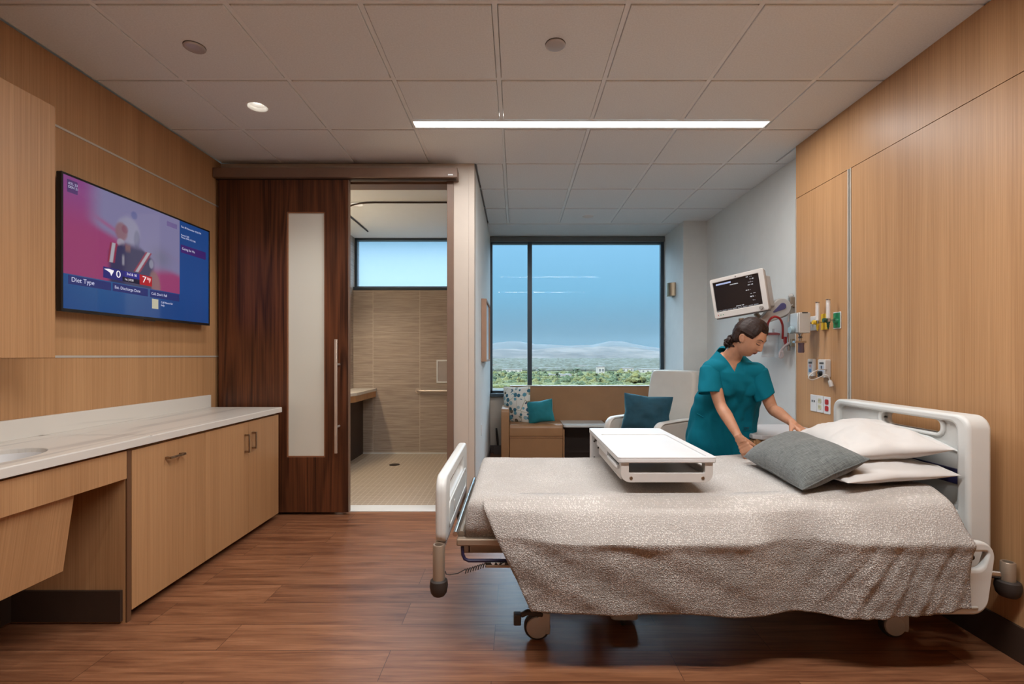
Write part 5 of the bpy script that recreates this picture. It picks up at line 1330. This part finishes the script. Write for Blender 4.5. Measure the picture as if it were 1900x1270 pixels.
# low buildings
bl_x = []
wb_ = plain('white_stucco', (.14, .135, .125), .8); rb = plain('grey_roof', (.06, .058, .058), .8); dkw = plain('dark_windows', (.02, .022, .025), .6)
bl_ = [(950, 620, 26, 7, 'long white warehouse at the left of the valley'), (1010, 700, 60, 7, 'long pale warehouse right of the mullion, far off'), (1070, 830, 46, 8, 'flat white building in the middle distance'),
       (1116, 560, 7, 14, 'narrow white tower block left of the tall tree'), (1165, 640, 15, 9, 'small white building beside the tall yellow-green tree'), (1215, 600, 34, 8, 'white building at the right end of the window view'),
       (1140, 950, 60, 9, 'far pale building near the foothills'), (935, 900, 50, 9, 'far pale building left of the mullion'), (1040, 480, 22, 5, 'low white roofed building between the trees')]
for (x, Y, w_, h_, lab) in bl_:
    X = (x-958)*Y/899; h_ *= .7; t = thing('building', lab+', outside', 'building', (X, Y, GZ), 'white buildings across the valley')
    MB().box(X-w_/2, X+w_/2, Y, Y+18, GZ, GZ+h_).build('walls', wb_, t, smooth=False)
    MB().box(X-w_/2-.4, X+w_/2+.4, Y-.4, Y+18.4, GZ+h_, GZ+h_+.6).build('roof', rb, t, smooth=False)
    nwin = max(2, int(w_/5))
    for q in range(min(nwin, 6)):
        xx = X-w_/2+(q+.5)*w_/nwin*(nwin/min(nwin, 6)); MB().box(xx-1, xx+1, Y-.1, Y+.1, GZ+h_*.45, GZ+h_*.75).build('window', dkw, t, smooth=False)
# far woodland as one mass
V_ = lambda a, b_, c_: (a, b_, c_)
mb = MB(); rnd = random.Random(4)
for q in range(8000):
    if q == 4000:
        o = mb.build('distant_woodland', foliage('grey_olive_foliage', (.008, .011, .007), (.026, .029, .018))); tag(o, 'distant grey-green woodland and suburbs at the foot of the hills', 'woodland', kind='stuff'); mb = MB()
    Y = rnd.uniform(640, 2300) if q < 4000 else 338+302*rnd.random()**1.3; x = rnd.uniform(640, 1500) if q % 2 else rnd.uniform(900, 1240); s_ = rnd.uniform(3.5, 7)*(Y/900)**.5 if q < 4000 else rnd.uniform(1.2, 2.2)
    if any(abs((x-958)*Y/899-b[1]) < b[3]/2+s_*2 and abs(Y-b[2]-9) < 11+s_*1.5 for b in bl_x): continue
    cc = V_((x-958)*Y/899, Y, GZ+s_*.3); rs_ = []
    for zz, rr_ in ((-.2, 1.0), (.45, .95), (.85, .55)):
        rs_.append(mb.ring([(cc[0]+s_*1.8*rr_*math.cos(2*PI*k/7+q), cc[1]+s_*1.4*rr_*math.sin(2*PI*k/7+q), cc[2]+s_*zz*rnd.uniform(.85, 1.15)) for k in range(7)]))
    mb.bridge(rs_[0], rs_[1]); mb.bridge(rs_[1], rs_[2]); mb.cap(rs_[2])
o = mb.build('valley_bushes', F[0]); tag(o, 'low olive green bushes filling the valley between the trees', 'bushes', kind='stuff')
# parked cars in a lot right below the nearest trees
car_m = [plain('car_white', (.6, .6, .6), .3), plain('car_grey', (.2, .21, .23), .3), plain('car_blue', (.08, .12, .2), .3)]

# valley haze: thin air volume well beyond the building
m = bpy.data.materials.new('valley_haze'); m.use_nodes = True; nt = m.node_tree; nt.nodes.remove(nt.nodes['Principled BSDF'])
vs = nt.nodes.new('ShaderNodeVolumeScatter'); vs.inputs['Color'].default_value = (.50, .70, .90, 1); vs.inputs['Density'].default_value = .000012; vs.inputs['Anisotropy'].default_value = 0
nt.links.new(vs.outputs[0], nt.nodes['Material Output'].inputs['Volume'])
hz = MB().box(-5000, 6000, 250, 9000, GZ-.5, 300).build('haze', m, smooth=False); tag(hz, 'thin blue haze lying over the valley outside the window', 'haze', kind='stuff')
# ------------------------------------------------------------------ the nurse
from mathutils.bvhtree import BVHTree
person = thing('person', 'woman in teal scrubs with tied-back dark hair bending over the grey pillow', 'person', (1.36, 3.42, 0))
m, nt, b = newmat('skin')
c = coords(nt); n = N(nt, 'ShaderNodeTexNoise', Scale=14.0, Detail=3.0); L(nt, c, n.inputs['Vector'])
L(nt, ramp(nt, n.outputs[0], [(.3, (.42, .20, .115)), (.7, (.52, .265, .16))]), b.inputs['Base Color'])
b.inputs['Roughness'].default_value = .5; b.inputs['Subsurface Weight'].default_value = .12; b.inputs['Subsurface Radius'].default_value = (.010, .004, .002)
M['skin'] = m
m, nt, b = newmat('dark_hair')
c = coords(nt, (220, 40, 220)); n = N(nt, 'ShaderNodeTexNoise', Scale=1.0, Detail=3.0, Distortion=.3); L(nt, c, n.inputs['Vector'])
L(nt, ramp(nt, n.outputs[0], [(.3, (.008, .0035, .0025)), (.7, (.036, .014, .008))]), b.inputs['Base Color'])
b.inputs['Roughness'].default_value = .5; b.inputs['Specular IOR Level'].default_value = .25; bump(nt, b, n.outputs[0], .5, .002); M['hair'] = m
M['scrubs'] = plain('teal_scrub_fabric', (.002, .140, .200), .85, var=.08, scale=5, bmp=.1, bscale=500, spec=.15)
M['lips'] = plain('lip_skin', (.34, .10, .075), .45)
V3 = Vector
def remeshed(mb, vox, smooth=2):
    me = bpy.data.meshes.new('tmp'); bmesh.ops.recalc_face_normals(mb.bm, faces=mb.bm.faces); mb.bm.to_mesh(me); mb.bm.free()
    o = bpy.data.objects.new('tmp', me); COL.objects.link(o)
    md = o.modifiers.new('r', 'REMESH'); md.mode = 'VOXEL'; md.voxel_size = vox; md.adaptivity = 0
    if smooth: md = o.modifiers.new('s', 'SMOOTH'); md.factor = .5; md.iterations = smooth
    bpy.context.view_layer.update(); dg = bpy.context.evaluated_depsgraph_get()
    m2 = bpy.data.meshes.new_from_object(o.evaluated_get(dg)); bm = bmesh.new(); bm.from_mesh(m2)
    COL.objects.unlink(o); bpy.data.objects.remove(o); r = MB(); r.bm.free(); r.bm = bm; return r
def limb(mb, pts, rad, seg=18, flat=1.0):
    n_ = 5; P_ = []; R_ = []
    pts = [V3(p) for p in pts]
    for i in range(len(pts)-1):
        p0, p1, p2, p3 = pts[max(i-1, 0)], pts[i], pts[i+1], pts[min(i+2, len(pts)-1)]
        for k in range(n_):
            f = k/n_; P_.append(.5*((2*p1)+(p2-p0)*f+(2*p0-5*p1+4*p2-p3)*f*f+(3*p1-p0-3*p2+p3)*f**3)); R_.append(rad[i]+(rad[i+1]-rad[i])*f)
    P_.append(pts[-1]); R_.append(rad[-1])
    mb.tube(P_, R_, seg, flat=flat)
    mb.ball(P_[0], R_[0]*.98, seg, 10); mb.ball(P_[-1], R_[-1]*.98, seg, 10)
# joints
hip = V3((1.435, 3.37, .90)); neck0 = V3((1.402, 3.150, 1.285))
shR, elR, wrR = V3((1.262, 3.15, 1.205)), V3((1.288, 3.06, .985)), V3((1.322, 2.875, .808))
shL, elL, wrL = V3((1.558, 3.13, 1.190)), V3((1.628, 3.085, .962)), V3((1.612, 2.835, .903))
hc = P(1391, 628, 3.03)           # head centre
pch, yaw = math.radians(30), math.radians(38)
hh = V3((math.sin(yaw), -math.cos(yaw), 0)); hf = hh*math.cos(pch)-V3((0, 0, 1))*math.sin(pch); hu = hh*math.sin(pch)+V3((0, 0, 1))*math.cos(pch); hr = hf.cross(hu)
HM = Matrix((hr, hf, hu)).transposed()
def H3(x, y, z): return hc+HM @ V3((x, y, z))
gs = lambda x, w: math.exp(-(x/w)**2)
def head_shape(p, k=1.0):
    x, y, z = p.x*.072, p.y*.092, p.z*.114
    if z < 0:
        q = min(1, -z/.114); x *= 1-.25*q**1.8; z *= 1+.055*q
        if y < 0: y *= 1-.50*q
        else: y *= 1-.10*q*q
    else: x *= 1+.06*math.sin(PI*z/.114)
    if y > 0:
        f = min(1, y/.05)
        y += f*(.0035*gs(z-.024, .010)*gs(abs(x)-.025, .022) - .0085*gs(abs(x)-.031, .015)*gs(z-.006, .012)
             + .0055*gs(x, .026)*gs(z+.064, .016) + .009*gs(x, .020)*gs(z+.100, .015) - .004*gs(x, .03)*gs(z+.082, .007)
             + .003*gs(abs(x)-.040, .018)*gs(z+.030, .020))
        nb = max(0, min(1, (.012-z)/.050)) if z > -.038 else max(0, 1-(-.038-z)/.010)
        wn = .0085+.006*nb
        y += f*.020*nb*gs(x, wn)
        y += f*.006*gs(abs(x)-.013, .006)*gs(z+.036, .007)
    return V3((x, y, z))
body = MB()
hs = bmesh.ops.create_uvsphere(body.bm, u_segments=72, v_segments=56, radius=1)['verts']
for v in hs: v.co = hc+HM @ head_shape(v.co)
# ears
for s_ in (1, -1):
    body.ball(H3(0, 0, 0)+HM @ V3((s_*.071, -.004, -.006)), .012, 12, 8)
    ear = [(s_*.074, .004, -.028), (s_*.077, .006, -.010), (s_*.080, .000, .010), (s_*.081, -.012, .018), (s_*.082, -.022, .008), (s_*.079, -.020, -.010), (s_*.075, -.008, -.027)]
    body.tube(smoothpath([H3(*e) for e in ear], 4), .0058, 8)
    body.ball(H3(s_*.076, -.008, -.004), (.007, .011, .014), 10, 8)
limb(body, [neck0-V3((0, -.02, .06)), neck0, neck0.lerp(H3(0, -.035, -.07), .5), H3(0, -.03, -.045)], [.072, .060, .052, .050])
# torso
spine = [hip, V3((1.44, 3.33, 1.0)), V3((1.44, 3.25, 1.10)), V3((1.42, 3.19, 1.18)), neck0-V3((0, -.01, .03))]
def ellring(c_, hw, hd, tilt, n_=40, sq=2.3):
    ax = V3((1, 0, -.06)); up = V3((0, -math.sin(tilt), math.cos(tilt))); ay = V3((0, -math.cos(tilt), -math.sin(tilt)))
    pts = []
    for k in range(n_):
        a = 2*PI*k/n_; ca, sa = math.cos(a), math.sin(a)
        pts.append(c_+ax*hw*math.copysign(abs(ca)**(2/sq), ca)+ay*hd*math.copysign(abs(sa)**(2/sq), sa))
    return pts
tl = .50
body.loft([ellring(V3((1.43, 3.38, .84)), .165, .11, .2), ellring(V3((1.435, 3.36, .93)), .155, .10, .3), ellring(V3((1.44, 3.31, 1.02)), .132, .09, .5), ellring(V3((1.435, 3.245, 1.10)), .14, .095, .55),
           ellring(V3((1.42, 3.185, 1.17)), .155, .095, .6), ellring(V3((1.412, 3.155, 1.215)), .145, .075, .6), ellring(V3((1.406, 3.150, 1.255)), .100, .062, .6), ellring(V3((1.400, 3.160, 1.30)), .062, .052, .5)])
limb(body, [shR, shR.lerp(elR, .5), elR, elR.lerp(wrR, .35), wrR.lerp(elR, .12), wrR], [.049, .041, .035, .037, .0245, .0235])
limb(body, [shL, shL.lerp(elL, .5), elL, elL.lerp(wrL, .35), wrL.lerp(elL, .12), wrL], [.049, .041, .035, .037, .0245, .0235])
for lx in (1.35, 1.47):
    s_ = 1 if lx > 1.4 else -1
    limb(body, [V3((1.43+s_*.085, 3.38, .86)), V3((1.41+s_*.085, 3.38, .50)), V3((1.36+s_*.085, 3.44, .10))], [.085, .055, .036])
def hand(wr, d, th, curl, mirror=1, spread=1.0, thumb=(.55, .75, .35), tl_=1.0, curls=None):
    d = V3(d).normalized(); th = V3(th); th = (th-d*th.dot(d)).normalized(); nrm = d.cross(th)*mirror      # palm side
    kn = wr+d*.088
    # palm
    for q, w_ in ((.10, .021), (.35, .026), (.62, .033), (.9, .036)):
        c_ = wr+d*.088*q
        for o_ in (-.7, -.25, .25, .7): body.ball(c_+th*w_*o_, .0130 if q > .3 else .0155, 10, 8)
    for q in (.2, .4, .6, .8, .98):
        w_ = .024+.010*q; c_ = wr+d*.088*q
        body.tube([c_-th*w_, c_+th*w_], .0125, 10)
    body.tube([wr-d*.02, wr+d*.03], [.0225, .020], 14)
    lens = (.070, .078, .072, .056); offs = (.031, .0105, -.0105, -.031)
    ends = []
    for k in range(4):
        p = kn+th*offs[k]-nrm*0; cu = (curls[k] if curls else curl); a = .15*cu; pts = [p-d*.02, p]; rad = [.0098, .0096]
        fan = th*(offs[k]*4.2*spread)
        for j, fr in enumerate((.44, .31, .25)):
            a += cu*(.55, .62, .45)[j]
            dr = (d*math.cos(a)+nrm*math.sin(a)+fan*(.5 if j else 1)).normalized(); p = p+dr*lens[k]*fr; pts.append(p); rad.append((.0088, .0080, .0066)[j])
        for a_, b2, r0, r1 in zip(pts, pts[1:], rad, rad[1:]):
            body.tube([a_, b2], [r0, r1], 12); body.ball(b2, r1, 12, 8)
        ends.append(pts[-1])
    base = wr+d*.022+th*.020+nrm*.006; t0 = (d*thumb[0]+th*thumb[1]+nrm*thumb[2]).normalized()
    p1 = base+t0*.040*tl_; t1 = (t0+d*.35+nrm*.25).normalized(); p2 = p1+t1*.030*tl_; t2 = (t1+d*.25+nrm*.2).normalized(); p3 = p2+t2*.024*tl_
    for a_, b2, r0, r1 in ((base, p1, .015, .0108), (p1, p2, .0108, .0098), (p2, p3, .0098, .0078)):
        body.tube([a_, b2], [r0, r1], 12); body.ball(b2, r1, 12, 8); body.ball(a_, r0, 12, 8)
    return ends, p3
eR, tR = hand(wrR, (.40, -.34, -.85), (.75, -.45, .45), .4, mirror=-1, curls=(.50, .42, .36, .34), thumb=(.80, .42, .40), spread=.6, tl_=.9)
eL, tL = hand(wrL, (.24, -.80, -.42), (-.80, -.35, .10), .75, mirror=1, curls=(.55, .55, .60, .65), thumb=(.75, .60, .40))
rb = remeshed(body, .0040, 2)
bo = rb.build('body', M['skin'], person)
# face details
lid = plain('lash_line', (.012, .006, .005), .5); brow = plain('eyebrow', (.03, .013, .008), .8)
def facept(x, z, off=.0):
    """front surface of the head at local x, z"""
    best = None
    for k in range(1, 60):
        y = .13-k*.0022
        # invert roughly by ray casting on the built mesh
    return None
bvh = BVHTree.FromPolygons([v.co+ORG[person] for v in bo.data.vertices], [tuple(p.vertices) for p in bo.data.polygons])
def on_face(x, z, off=.0):
    o_ = H3(x, .2, z); hit = bvh.ray_cast(o_, -hf)
    return (hit[0]+hf*off) if hit[0] is not None else H3(x, .09, z)
for s_ in (1, -1):
    MB().tube([on_face(s_*x, z, .0006) for x, z in ((.018, -.001), (.024, -.004), (.031, -.005), (.038, -.003), (.044, .002))], [.0012, .0024, .0028, .0024, .0012], 6).build('lash_line', lid, person)
    MB().tube([on_face(s_*x, z, .0004) for x, z in ((.019, .006), (.026, .010), (.033, .011), (.040, .008))], [.0004, .0008, .0008, .0004], 6).build('eyelid_crease', plain('eyelid_shadow_skin', (.22, .10, .06), .6), person)
    MB().tube([on_face(s_*x, z, .0008) for x, z in ((.014, .021), (.022, .026), (.032, .029), (.041, .027), (.049, .021))], [.0014, .0030, .0030, .0022, .0010], 6, flat=.6).build('eyebrow', brow, person)
    MB().ball(on_face(s_*.008, -.0415, .0), .0022, 8, 6).build('nostril', lid, person)
MB().tube([on_face(x, z, .0006) for x, z in ((-.023, -.0645), (-.013, -.0615), (-.004, -.0598), (0, -.0605), (.004, -.0598), (.013, -.0615), (.023, -.0645))], [.0008, .0030, .0036, .0033, .0036, .0030, .0008], 8, flat=.7).build('lips', M['lips'], person)
MB().tube([on_face(x, z, .0006) for x, z in ((-.020, -.0665), (-.010, -.0695), (0, -.0705), (.010, -.0695), (.020, -.0665))], [.0008, .0036, .0044, .0036, .0008], 8, flat=.7).build('lips', M['lips'], person)
MB().tube([on_face(x, z, .0022) for x, z in ((-.021, -.0650), (-.010, -.0655), (0, -.0652), (.010, -.0655), (.021, -.0650))], [.0005, .0009, .0009, .0009, .0005], 6).build('mouth_line', lid, person)
MB().ball(H3(.076, -.006, -.036), .0042, 10, 8).build('earring', M['black'], person)
# hair: shell that dives under the skin at the hairline, plus a knot of curls at the nape
hb_ = MB(); v_ = bmesh.ops.create_uvsphere(hb_.bm, u_segments=96, v_segments=72, radius=1)['verts']
for v in v_:
    d0 = V3((v.co.x, v.co.z, -v.co.y)); p = head_shape(d0)
    a = math.atan2(d0.x, d0.y)                        # 0 = face front
    el = d0.z
    # hairline height as a function of angle around the head
    aa = abs(a)
    line = .66-.05*math.cos(a*3) if aa < .6 else .68-(aa-.6)*1.15
    if aa > 1.15: line = -.14-(aa-1.15)*.15
    if 1.0 < aa < 1.75: line = .15                  # above the ear
    if aa >= 1.75: line = -.30-(aa-1.75)*.30
    k = sst(line-.07, line+.10, el)
    th_ = -.006+(.021-.007*sst(.2, .9, d0.y))*k
    if el > .2: th_ += .004*k
    th_ += k*(.0011*math.sin(math.atan2(d0.x, d0.z)*34+2*d0.y)+.003*mnoise.noise(V3((a*5, el*3, 1))))
    if a > -.6 and a < .0 and el > .2: th_ += .002*k
    v.co = p+p.normalized()*th_
    # sweep back volume
    if d0.y < 0: v.co.y -= .008*k
for v in hb_.bm.verts: v.co = hc+HM @ v.co
hair = hb_.build('hair', M['hair'], person)
kn = MB(); rnd = random.Random(3)
c0 = P(1353, 632, 3.10)
for q in range(16):
    a = q*.8; st_ = c0+V3((rnd.uniform(-.016, .018), rnd.uniform(-.03, .03), rnd.uniform(-.022, .020)))
    pts = [H3(.03*math.cos(q), -.085, -.04+.03*math.sin(q*1.7)), st_+V3((.012, 0, .012))]+[st_+V3((.010*math.cos(w*1.5), .010*math.sin(w*1.5+q), -.007*w)) for w in range(6)]
    kn.tube(smoothpath(pts, 6), .0062, 10)
kn.ball(c0+V3((.004, 0, 0)), (.022, .035, .024), 16, 12)
kn.build('hair_knot', M['hair'], hair)

# ---- tunic
tu = MB()
R = [(1.395, 3.395, .60, .205, .15, .08), (1.412, 3.385, .70, .222, .155, .10), (1.430, 3.375, .80, .224, .155, .15), (1.434, 3.350, .90, .218, .148, .25), (1.436, 3.305, .99, .205, .140, .40),
     (1.440, 3.245, 1.08, .188, .135, .52), (1.432, 3.195, 1.145, .178, .130, .60), (1.420, 3.160, 1.195, .176, .108, .62), (1.410, 3.150, 1.232, .160, .092, .60), (1.404, 3.160, 1.270, .122, .078, .58), (1.400, 3.168, 1.305, .088, .068, .55), (1.398, 3.175, 1.335, .066, .058, .5)]
tu.loft([ellring(V3((x, y, z)), hw, hd, t_, 56) for x, y, z, hw, hd, t_ in R])
for s_ in (-1, 1): tu.ball((1.432+s_*.068, 3.118, 1.120), (.085, .036, .090), 20, 14)
cuR, cuL = shR+V3((-.022, -.045, -.150)), shL+V3((.040, -.020, -.160))
limb(tu, [shR+V3((.07, .0, .006)), shR+V3((.012, 0, .002))], [.060, .064], 28)
limb(tu, [shL+V3((-.07, .0, .008)), shL+V3((-.012, 0, .002))], [.060, .062], 28)
tm = remeshed(tu, .0065, 4); bm = tm.bm
def cut(pco, pno, cond=None):
    geom = list(bm.faces) if cond is None else [f for f in bm.faces if cond(f.calc_center_median())]
    g = set(geom); 
    for f in geom: g.update(f.edges); g.update(f.verts)
    bmesh.ops.bisect_plane(bm, geom=list(g), plane_co=pco, plane_no=pno, dist=1e-5)
# V neck: two planes meeting at the V point, on the front of the chest
vx, vz = P(1366, 0, 3.06).x, P(0, 690, 3.06).z
sl = .074                                    # half opening at the collar over the rise
topz_ = 1.33
nL = V3((topz_-vz, 0, -sl)).normalized(); nR = V3((-(topz_-vz), 0, -sl)).normalized()
front = lambda c_: c_.y < 3.20 and c_.z > vz-.02
cut(V3((vx, 3, vz)), nL, front); cut(V3((vx, 3, vz)), nR, front)
neckax = (H3(0, -.03, -.06)-neck0).normalized(); nkc = neck0+neckax*.028+V3((0, 0, 0))
cut(nkc, neckax, lambda c_: (c_-neck0).length < .16)
hemp = .61; cut(V3((0, 0, hemp)), V3((0, 0, 1)))
dR_, dL_ = (cuR-shR).normalized(), (cuL-shL).normalized()
nearR = lambda c_: (c_-cuR).length < .13; nearL = lambda c_: (c_-cuL).length < .13
dRn, dLn = (dR_+V3((.12, 0, -.25))).normalized(), (dL_+V3((.35, 0, .0))).normalized()
neckax = (H3(0, -.03, -.06)-neck0).normalized()
rm = []
for f in bm.faces:
    c_ = f.calc_center_median()
    inV = c_.y < 3.19 and c_.z > vz and (c_-V3((vx, 3, vz))).dot(nL) < 0 and (c_-V3((vx, 3, vz))).dot(nR) < 0
    rel = c_-(neck0+V3((0, .0, .0))); ax_ = rel.dot(neckax); rad_ = (rel-neckax*ax_).length
    inN = rad_ < .12 and (c_-nkc).dot(neckax) > 0
    cufR = nearR(c_) and (c_-cuR).dot(dRn) > 0 and abs(c_.x-cuR.x) < .105; cufL = nearL(c_) and (c_-cuL).dot(dLn) > 0 and c_.x > 1.545
    if inV or inN or c_.z < hemp: rm.append(f)
bmesh.ops.delete(bm, geom=rm, context='FACES')
# folds
for v in bm.verts:
    co = v.co; n_ = V3((co.x-1.43, (co.y-(3.14+.4*(1.25-co.z)))*1.0, 0)); n_.normalize()
    low = sst(1.12, .85, co.z)
    d_ = .0085*low*math.sin(co.x*78+co.y*40+9*co.z+3.5*mnoise.noise(co*4))*(.6+.4*mnoise.noise(co*6))
    d_ += .009*mnoise.fractal(V3((co.x*9, co.y*9, co.z*3.5)), .8, 2, 3)*sst(1.33, 1.22, co.z)
    # drag lines from shoulder to opposite hip and under the bust
    d_ += .0065*sst(.92, 1.02, co.z)*sst(1.24, 1.1, co.z)*math.sin((co.x*.9+co.z*.75)*58)*(.5+.5*mnoise.noise(co*5))
    v.co = co+n_*d_
tun = tm.build('scrub_top', M['scrubs'], person)
def sleeve(sh, cu, r0, r1, nrm_end, seed):
    d_ = (cu-sh).normalized(); mb = MB(); rings = []; n_ = 40
    ax = V3((1, 0, 0)); ax = (ax-d_*ax.dot(d_)).normalized(); ay = d_.cross(ax)
    L_ = (cu-sh).length
    for q in range(-3, 21):
        f = q/20; c_ = sh+d_*L_*f; r = r0+(r1-r0)*max(0, f)
        if q < 0: r = r0*math.sqrt(max(.02, 1-(q/-3.6)**2))
        pts = []
        for k in range(n_):
            a = 2*PI*k/n_; rad = ax*math.cos(a)+ay*math.sin(a)*.92
            p = c_+rad*r
            if f > 0: p = p-d_*((p-cu).dot(nrm_end)*f if f > .0 else 0)*0+d_*(-(rad*r).dot(nrm_end)/max(.3, d_.dot(nrm_end)))*f
            p += rad*(.006*mnoise.noise(V3((math.cos(a)*1.6+seed, math.sin(a)*1.6, f*3)))*max(0, f)+.003*math.sin(a*5+f*6+seed)*max(0, f))
            pts.append(p)
        rings.append(pts)
    rs = [mb.ring(r_) for r_ in rings]
    for a_, b2 in zip(rs, rs[1:]): mb.bridge(a_, b2)
    o = mb.build('sleeve', M['scrubs'], tun); md = o.modifiers.new('solid', 'SOLIDIFY'); md.thickness = .003; md.offset = -1
    return o
sleeve(shR, cuR, .066, .073, dRn, 1.0); sleeve(shL, cuL, .064, .063, dLn, 5.0)
tb = BVHTree.FromPolygons([v.co+ORG[person] for v in tun.data.vertices], [tuple(p.vertices) for p in tun.data.polygons])
def on_tunic(x_img, y_img, off=.002):
    d_ = P(x_img, y_img, 1.0)-V3((0, 0, CAMZ)); d_.normalize(); hit = tb.ray_cast(V3((0, 0, CAMZ)), d_)
    return None if hit[0] is None else hit[0]-d_*off
def seam(pts, r=.0016, name='seam', mat=None):
    q = [on_tunic(*p) for p in pts]; q = [p for p in q if p is not None]
    if len(q) > 1: MB().tube(smoothpath(q, 3), r, 6).build(name, mat or M['scrubs'], tun)
def along(a, b_, n_=8): return [(a[0]+(b_[0]-a[0])*k/n_, a[1]+(b_[1]-a[1])*k/n_) for k in range(n_+1)]
seam(along((1293, 768), (1306, 775)), .003, 'pocket_edge'); seam(along((1322, 780), (1331, 783)), .002, 'pocket_edge')
seam(along((1378, 800), (1400, 798)), .002, 'pocket_edge')
for k in range(3): seam([(1380.5, 794+k*2.6), (1385, 794+k*2.6), (1389.5, 793.6+k*2.6)], .0014, 'label_stripe', M['black'])
md = tun.modifiers.new('solid', 'SOLIDIFY'); md.thickness = .0035; md.offset = -1
# trousers and shoes
for s_ in (-1, 1):
    mb = MB(); x0 = 1.43+s_*.085
    mb.loft([ellring(V3((x0+dx, y, z)), hw, hd, 0, 24) for dx, y, z, hw, hd in ((0, 3.385, .80, .10, .115), (-.01, 3.385, .62, .095, .105), (-.03, 3.40, .40, .078, .085), (-.06, 3.43, .10, .070, .080))])
    mb.build('trousers', M['scrubs'], person)
    mb = MB(); fx_ = x0-.065
    mb.loft([[(fx_+hw*math.cos(2*PI*k/20), y+0, z0+hz*math.sin(2*PI*k/20)) for k in range(20)] for y, hw, z0, hz in ((3.51, .026, .045, .040), (3.47, .036, .052, .050), (3.41, .040, .055, .055), (3.35, .044, .042, .040), (3.29, .045, .034, .032), (3.255, .030, .030, .026))])
    mb.build('shoe', M['white_plastic'], person)
# ------------------------------------------------------------------ lamps the room has
def area(name, loc, sx, sy, power, color, parent, spread=PI, rot=(0, 0, 0), disk=False):
    d = bpy.data.lights.new(name, 'AREA'); d.energy = power; d.color = color
    d.shape = 'DISK' if disk else 'RECTANGLE'; d.size = sx
    if not disk: d.size_y = sy
    d.spread = spread
    o = bpy.data.objects.new(name, d); COL.objects.link(o); o.parent = parent
    o.location = Vector(loc)-ORG[parent]; o.rotation_euler = rot; return o
WARM = (1.0, 0.93, 0.85); NEUT = (0.98, 0.975, 0.97)
def linear_light(y0, y1, x0, x1, label, power):
    t = thing('linear_ceiling_light', label, 'ceiling light', ((x0+x1)/2, (y0+y1)/2, H))
    MB().frame([(x0, y0), (x1, y0), (x1, y1), (x0, y1)], [(x0+.008, y0+.008), (x1-.008, y0+.008), (x1-.008, y1-.008), (x0+.008, y1-.008)], 'xy', H-.003, H+.03).build('trim_ring', M['grid'], t, smooth=False)
    MB().box(x0+.008, x1-.008, y0+.008, y1-.03, H+.002, H+.01).build('diffuser', emit('linear_light_diffuser', (1, .95, .90), 5.0), t, smooth=False)
    area('lamp', ((x0+x1)/2, (y0+y1)/2, H-.006), x1-x0-.02, .08, power, NEUT, t)
    return t
linear_light(SLIT[0], SLIT[1], -.71, 1.73, 'long bright linear light recessed in the tiled ceiling above the bed', 39)
def downlight(x, y, label, power, z=H, lit=6.0, group='round recessed downlights'):
    t = thing('downlight', label, 'downlight', (x, y, z), group)
    MB().lathe([(.060, .004), (.062, -.001), (.070, -.003), (.074, 0), (.074, .003)], (x, y, z), seg=32, cap=False).build('trim_ring', M['grid'], t)
    mb = MB(); prof = [(.060, .0), (.050, .020), (.034, .038)]
    for a, b_ in zip(prof, prof[1:]):
        ra = mb.ring([(x+a[0]*math.cos(2*PI*k/28), y+a[0]*math.sin(2*PI*k/28), z+a[1]) for k in range(28)])
        rb = mb.ring([(x+b_[0]*math.cos(2*PI*k/28), y+b_[0]*math.sin(2*PI*k/28), z+b_[1]) for k in range(28)])
        mb.bridge(ra, rb)
    mb.build('reflector', M['grid'], t)
    if power:
        MB().lathe([(.034, .037), (.034, .039)], (x, y, z)).build('lens', emit('downlight_lens', (1, .9, .76), lit), t)
        d = bpy.data.lights.new('lamp', 'SPOT'); d.energy = power; d.color = WARM; d.spot_size = 2.1; d.spot_blend = .8; d.shadow_soft_size = .045
        o = bpy.data.objects.new('lamp', d); COL.objects.link(o); o.parent = t; o.location = (0, 0, -.012)
    else:
        MB().lathe([(.034, .037), (.034, .039)], (x, y, z)).build('lens', M['alu'], t)
    return t
downlight(-1.66, 3.108, 'lit round downlight in the ceiling tile above the counter', 30)
downlight(.82, 5.54, 'unlit round downlight in the ceiling near the big window', 0)
downlight(-1.66, 5.05, 'lit round downlight in the white bathroom ceiling', 38, z=BH)
linear_light(.96, 1.065, -.71, 1.73, 'second long linear ceiling light, behind the camera side of the bed', 74)
downlight(-1.05, 1.3, 'lit round downlight in the near ceiling left of the bed, above the picture edge', 35)
downlight(1.80, 1.3, 'lit round downlight in the near ceiling over the right wall', 25)
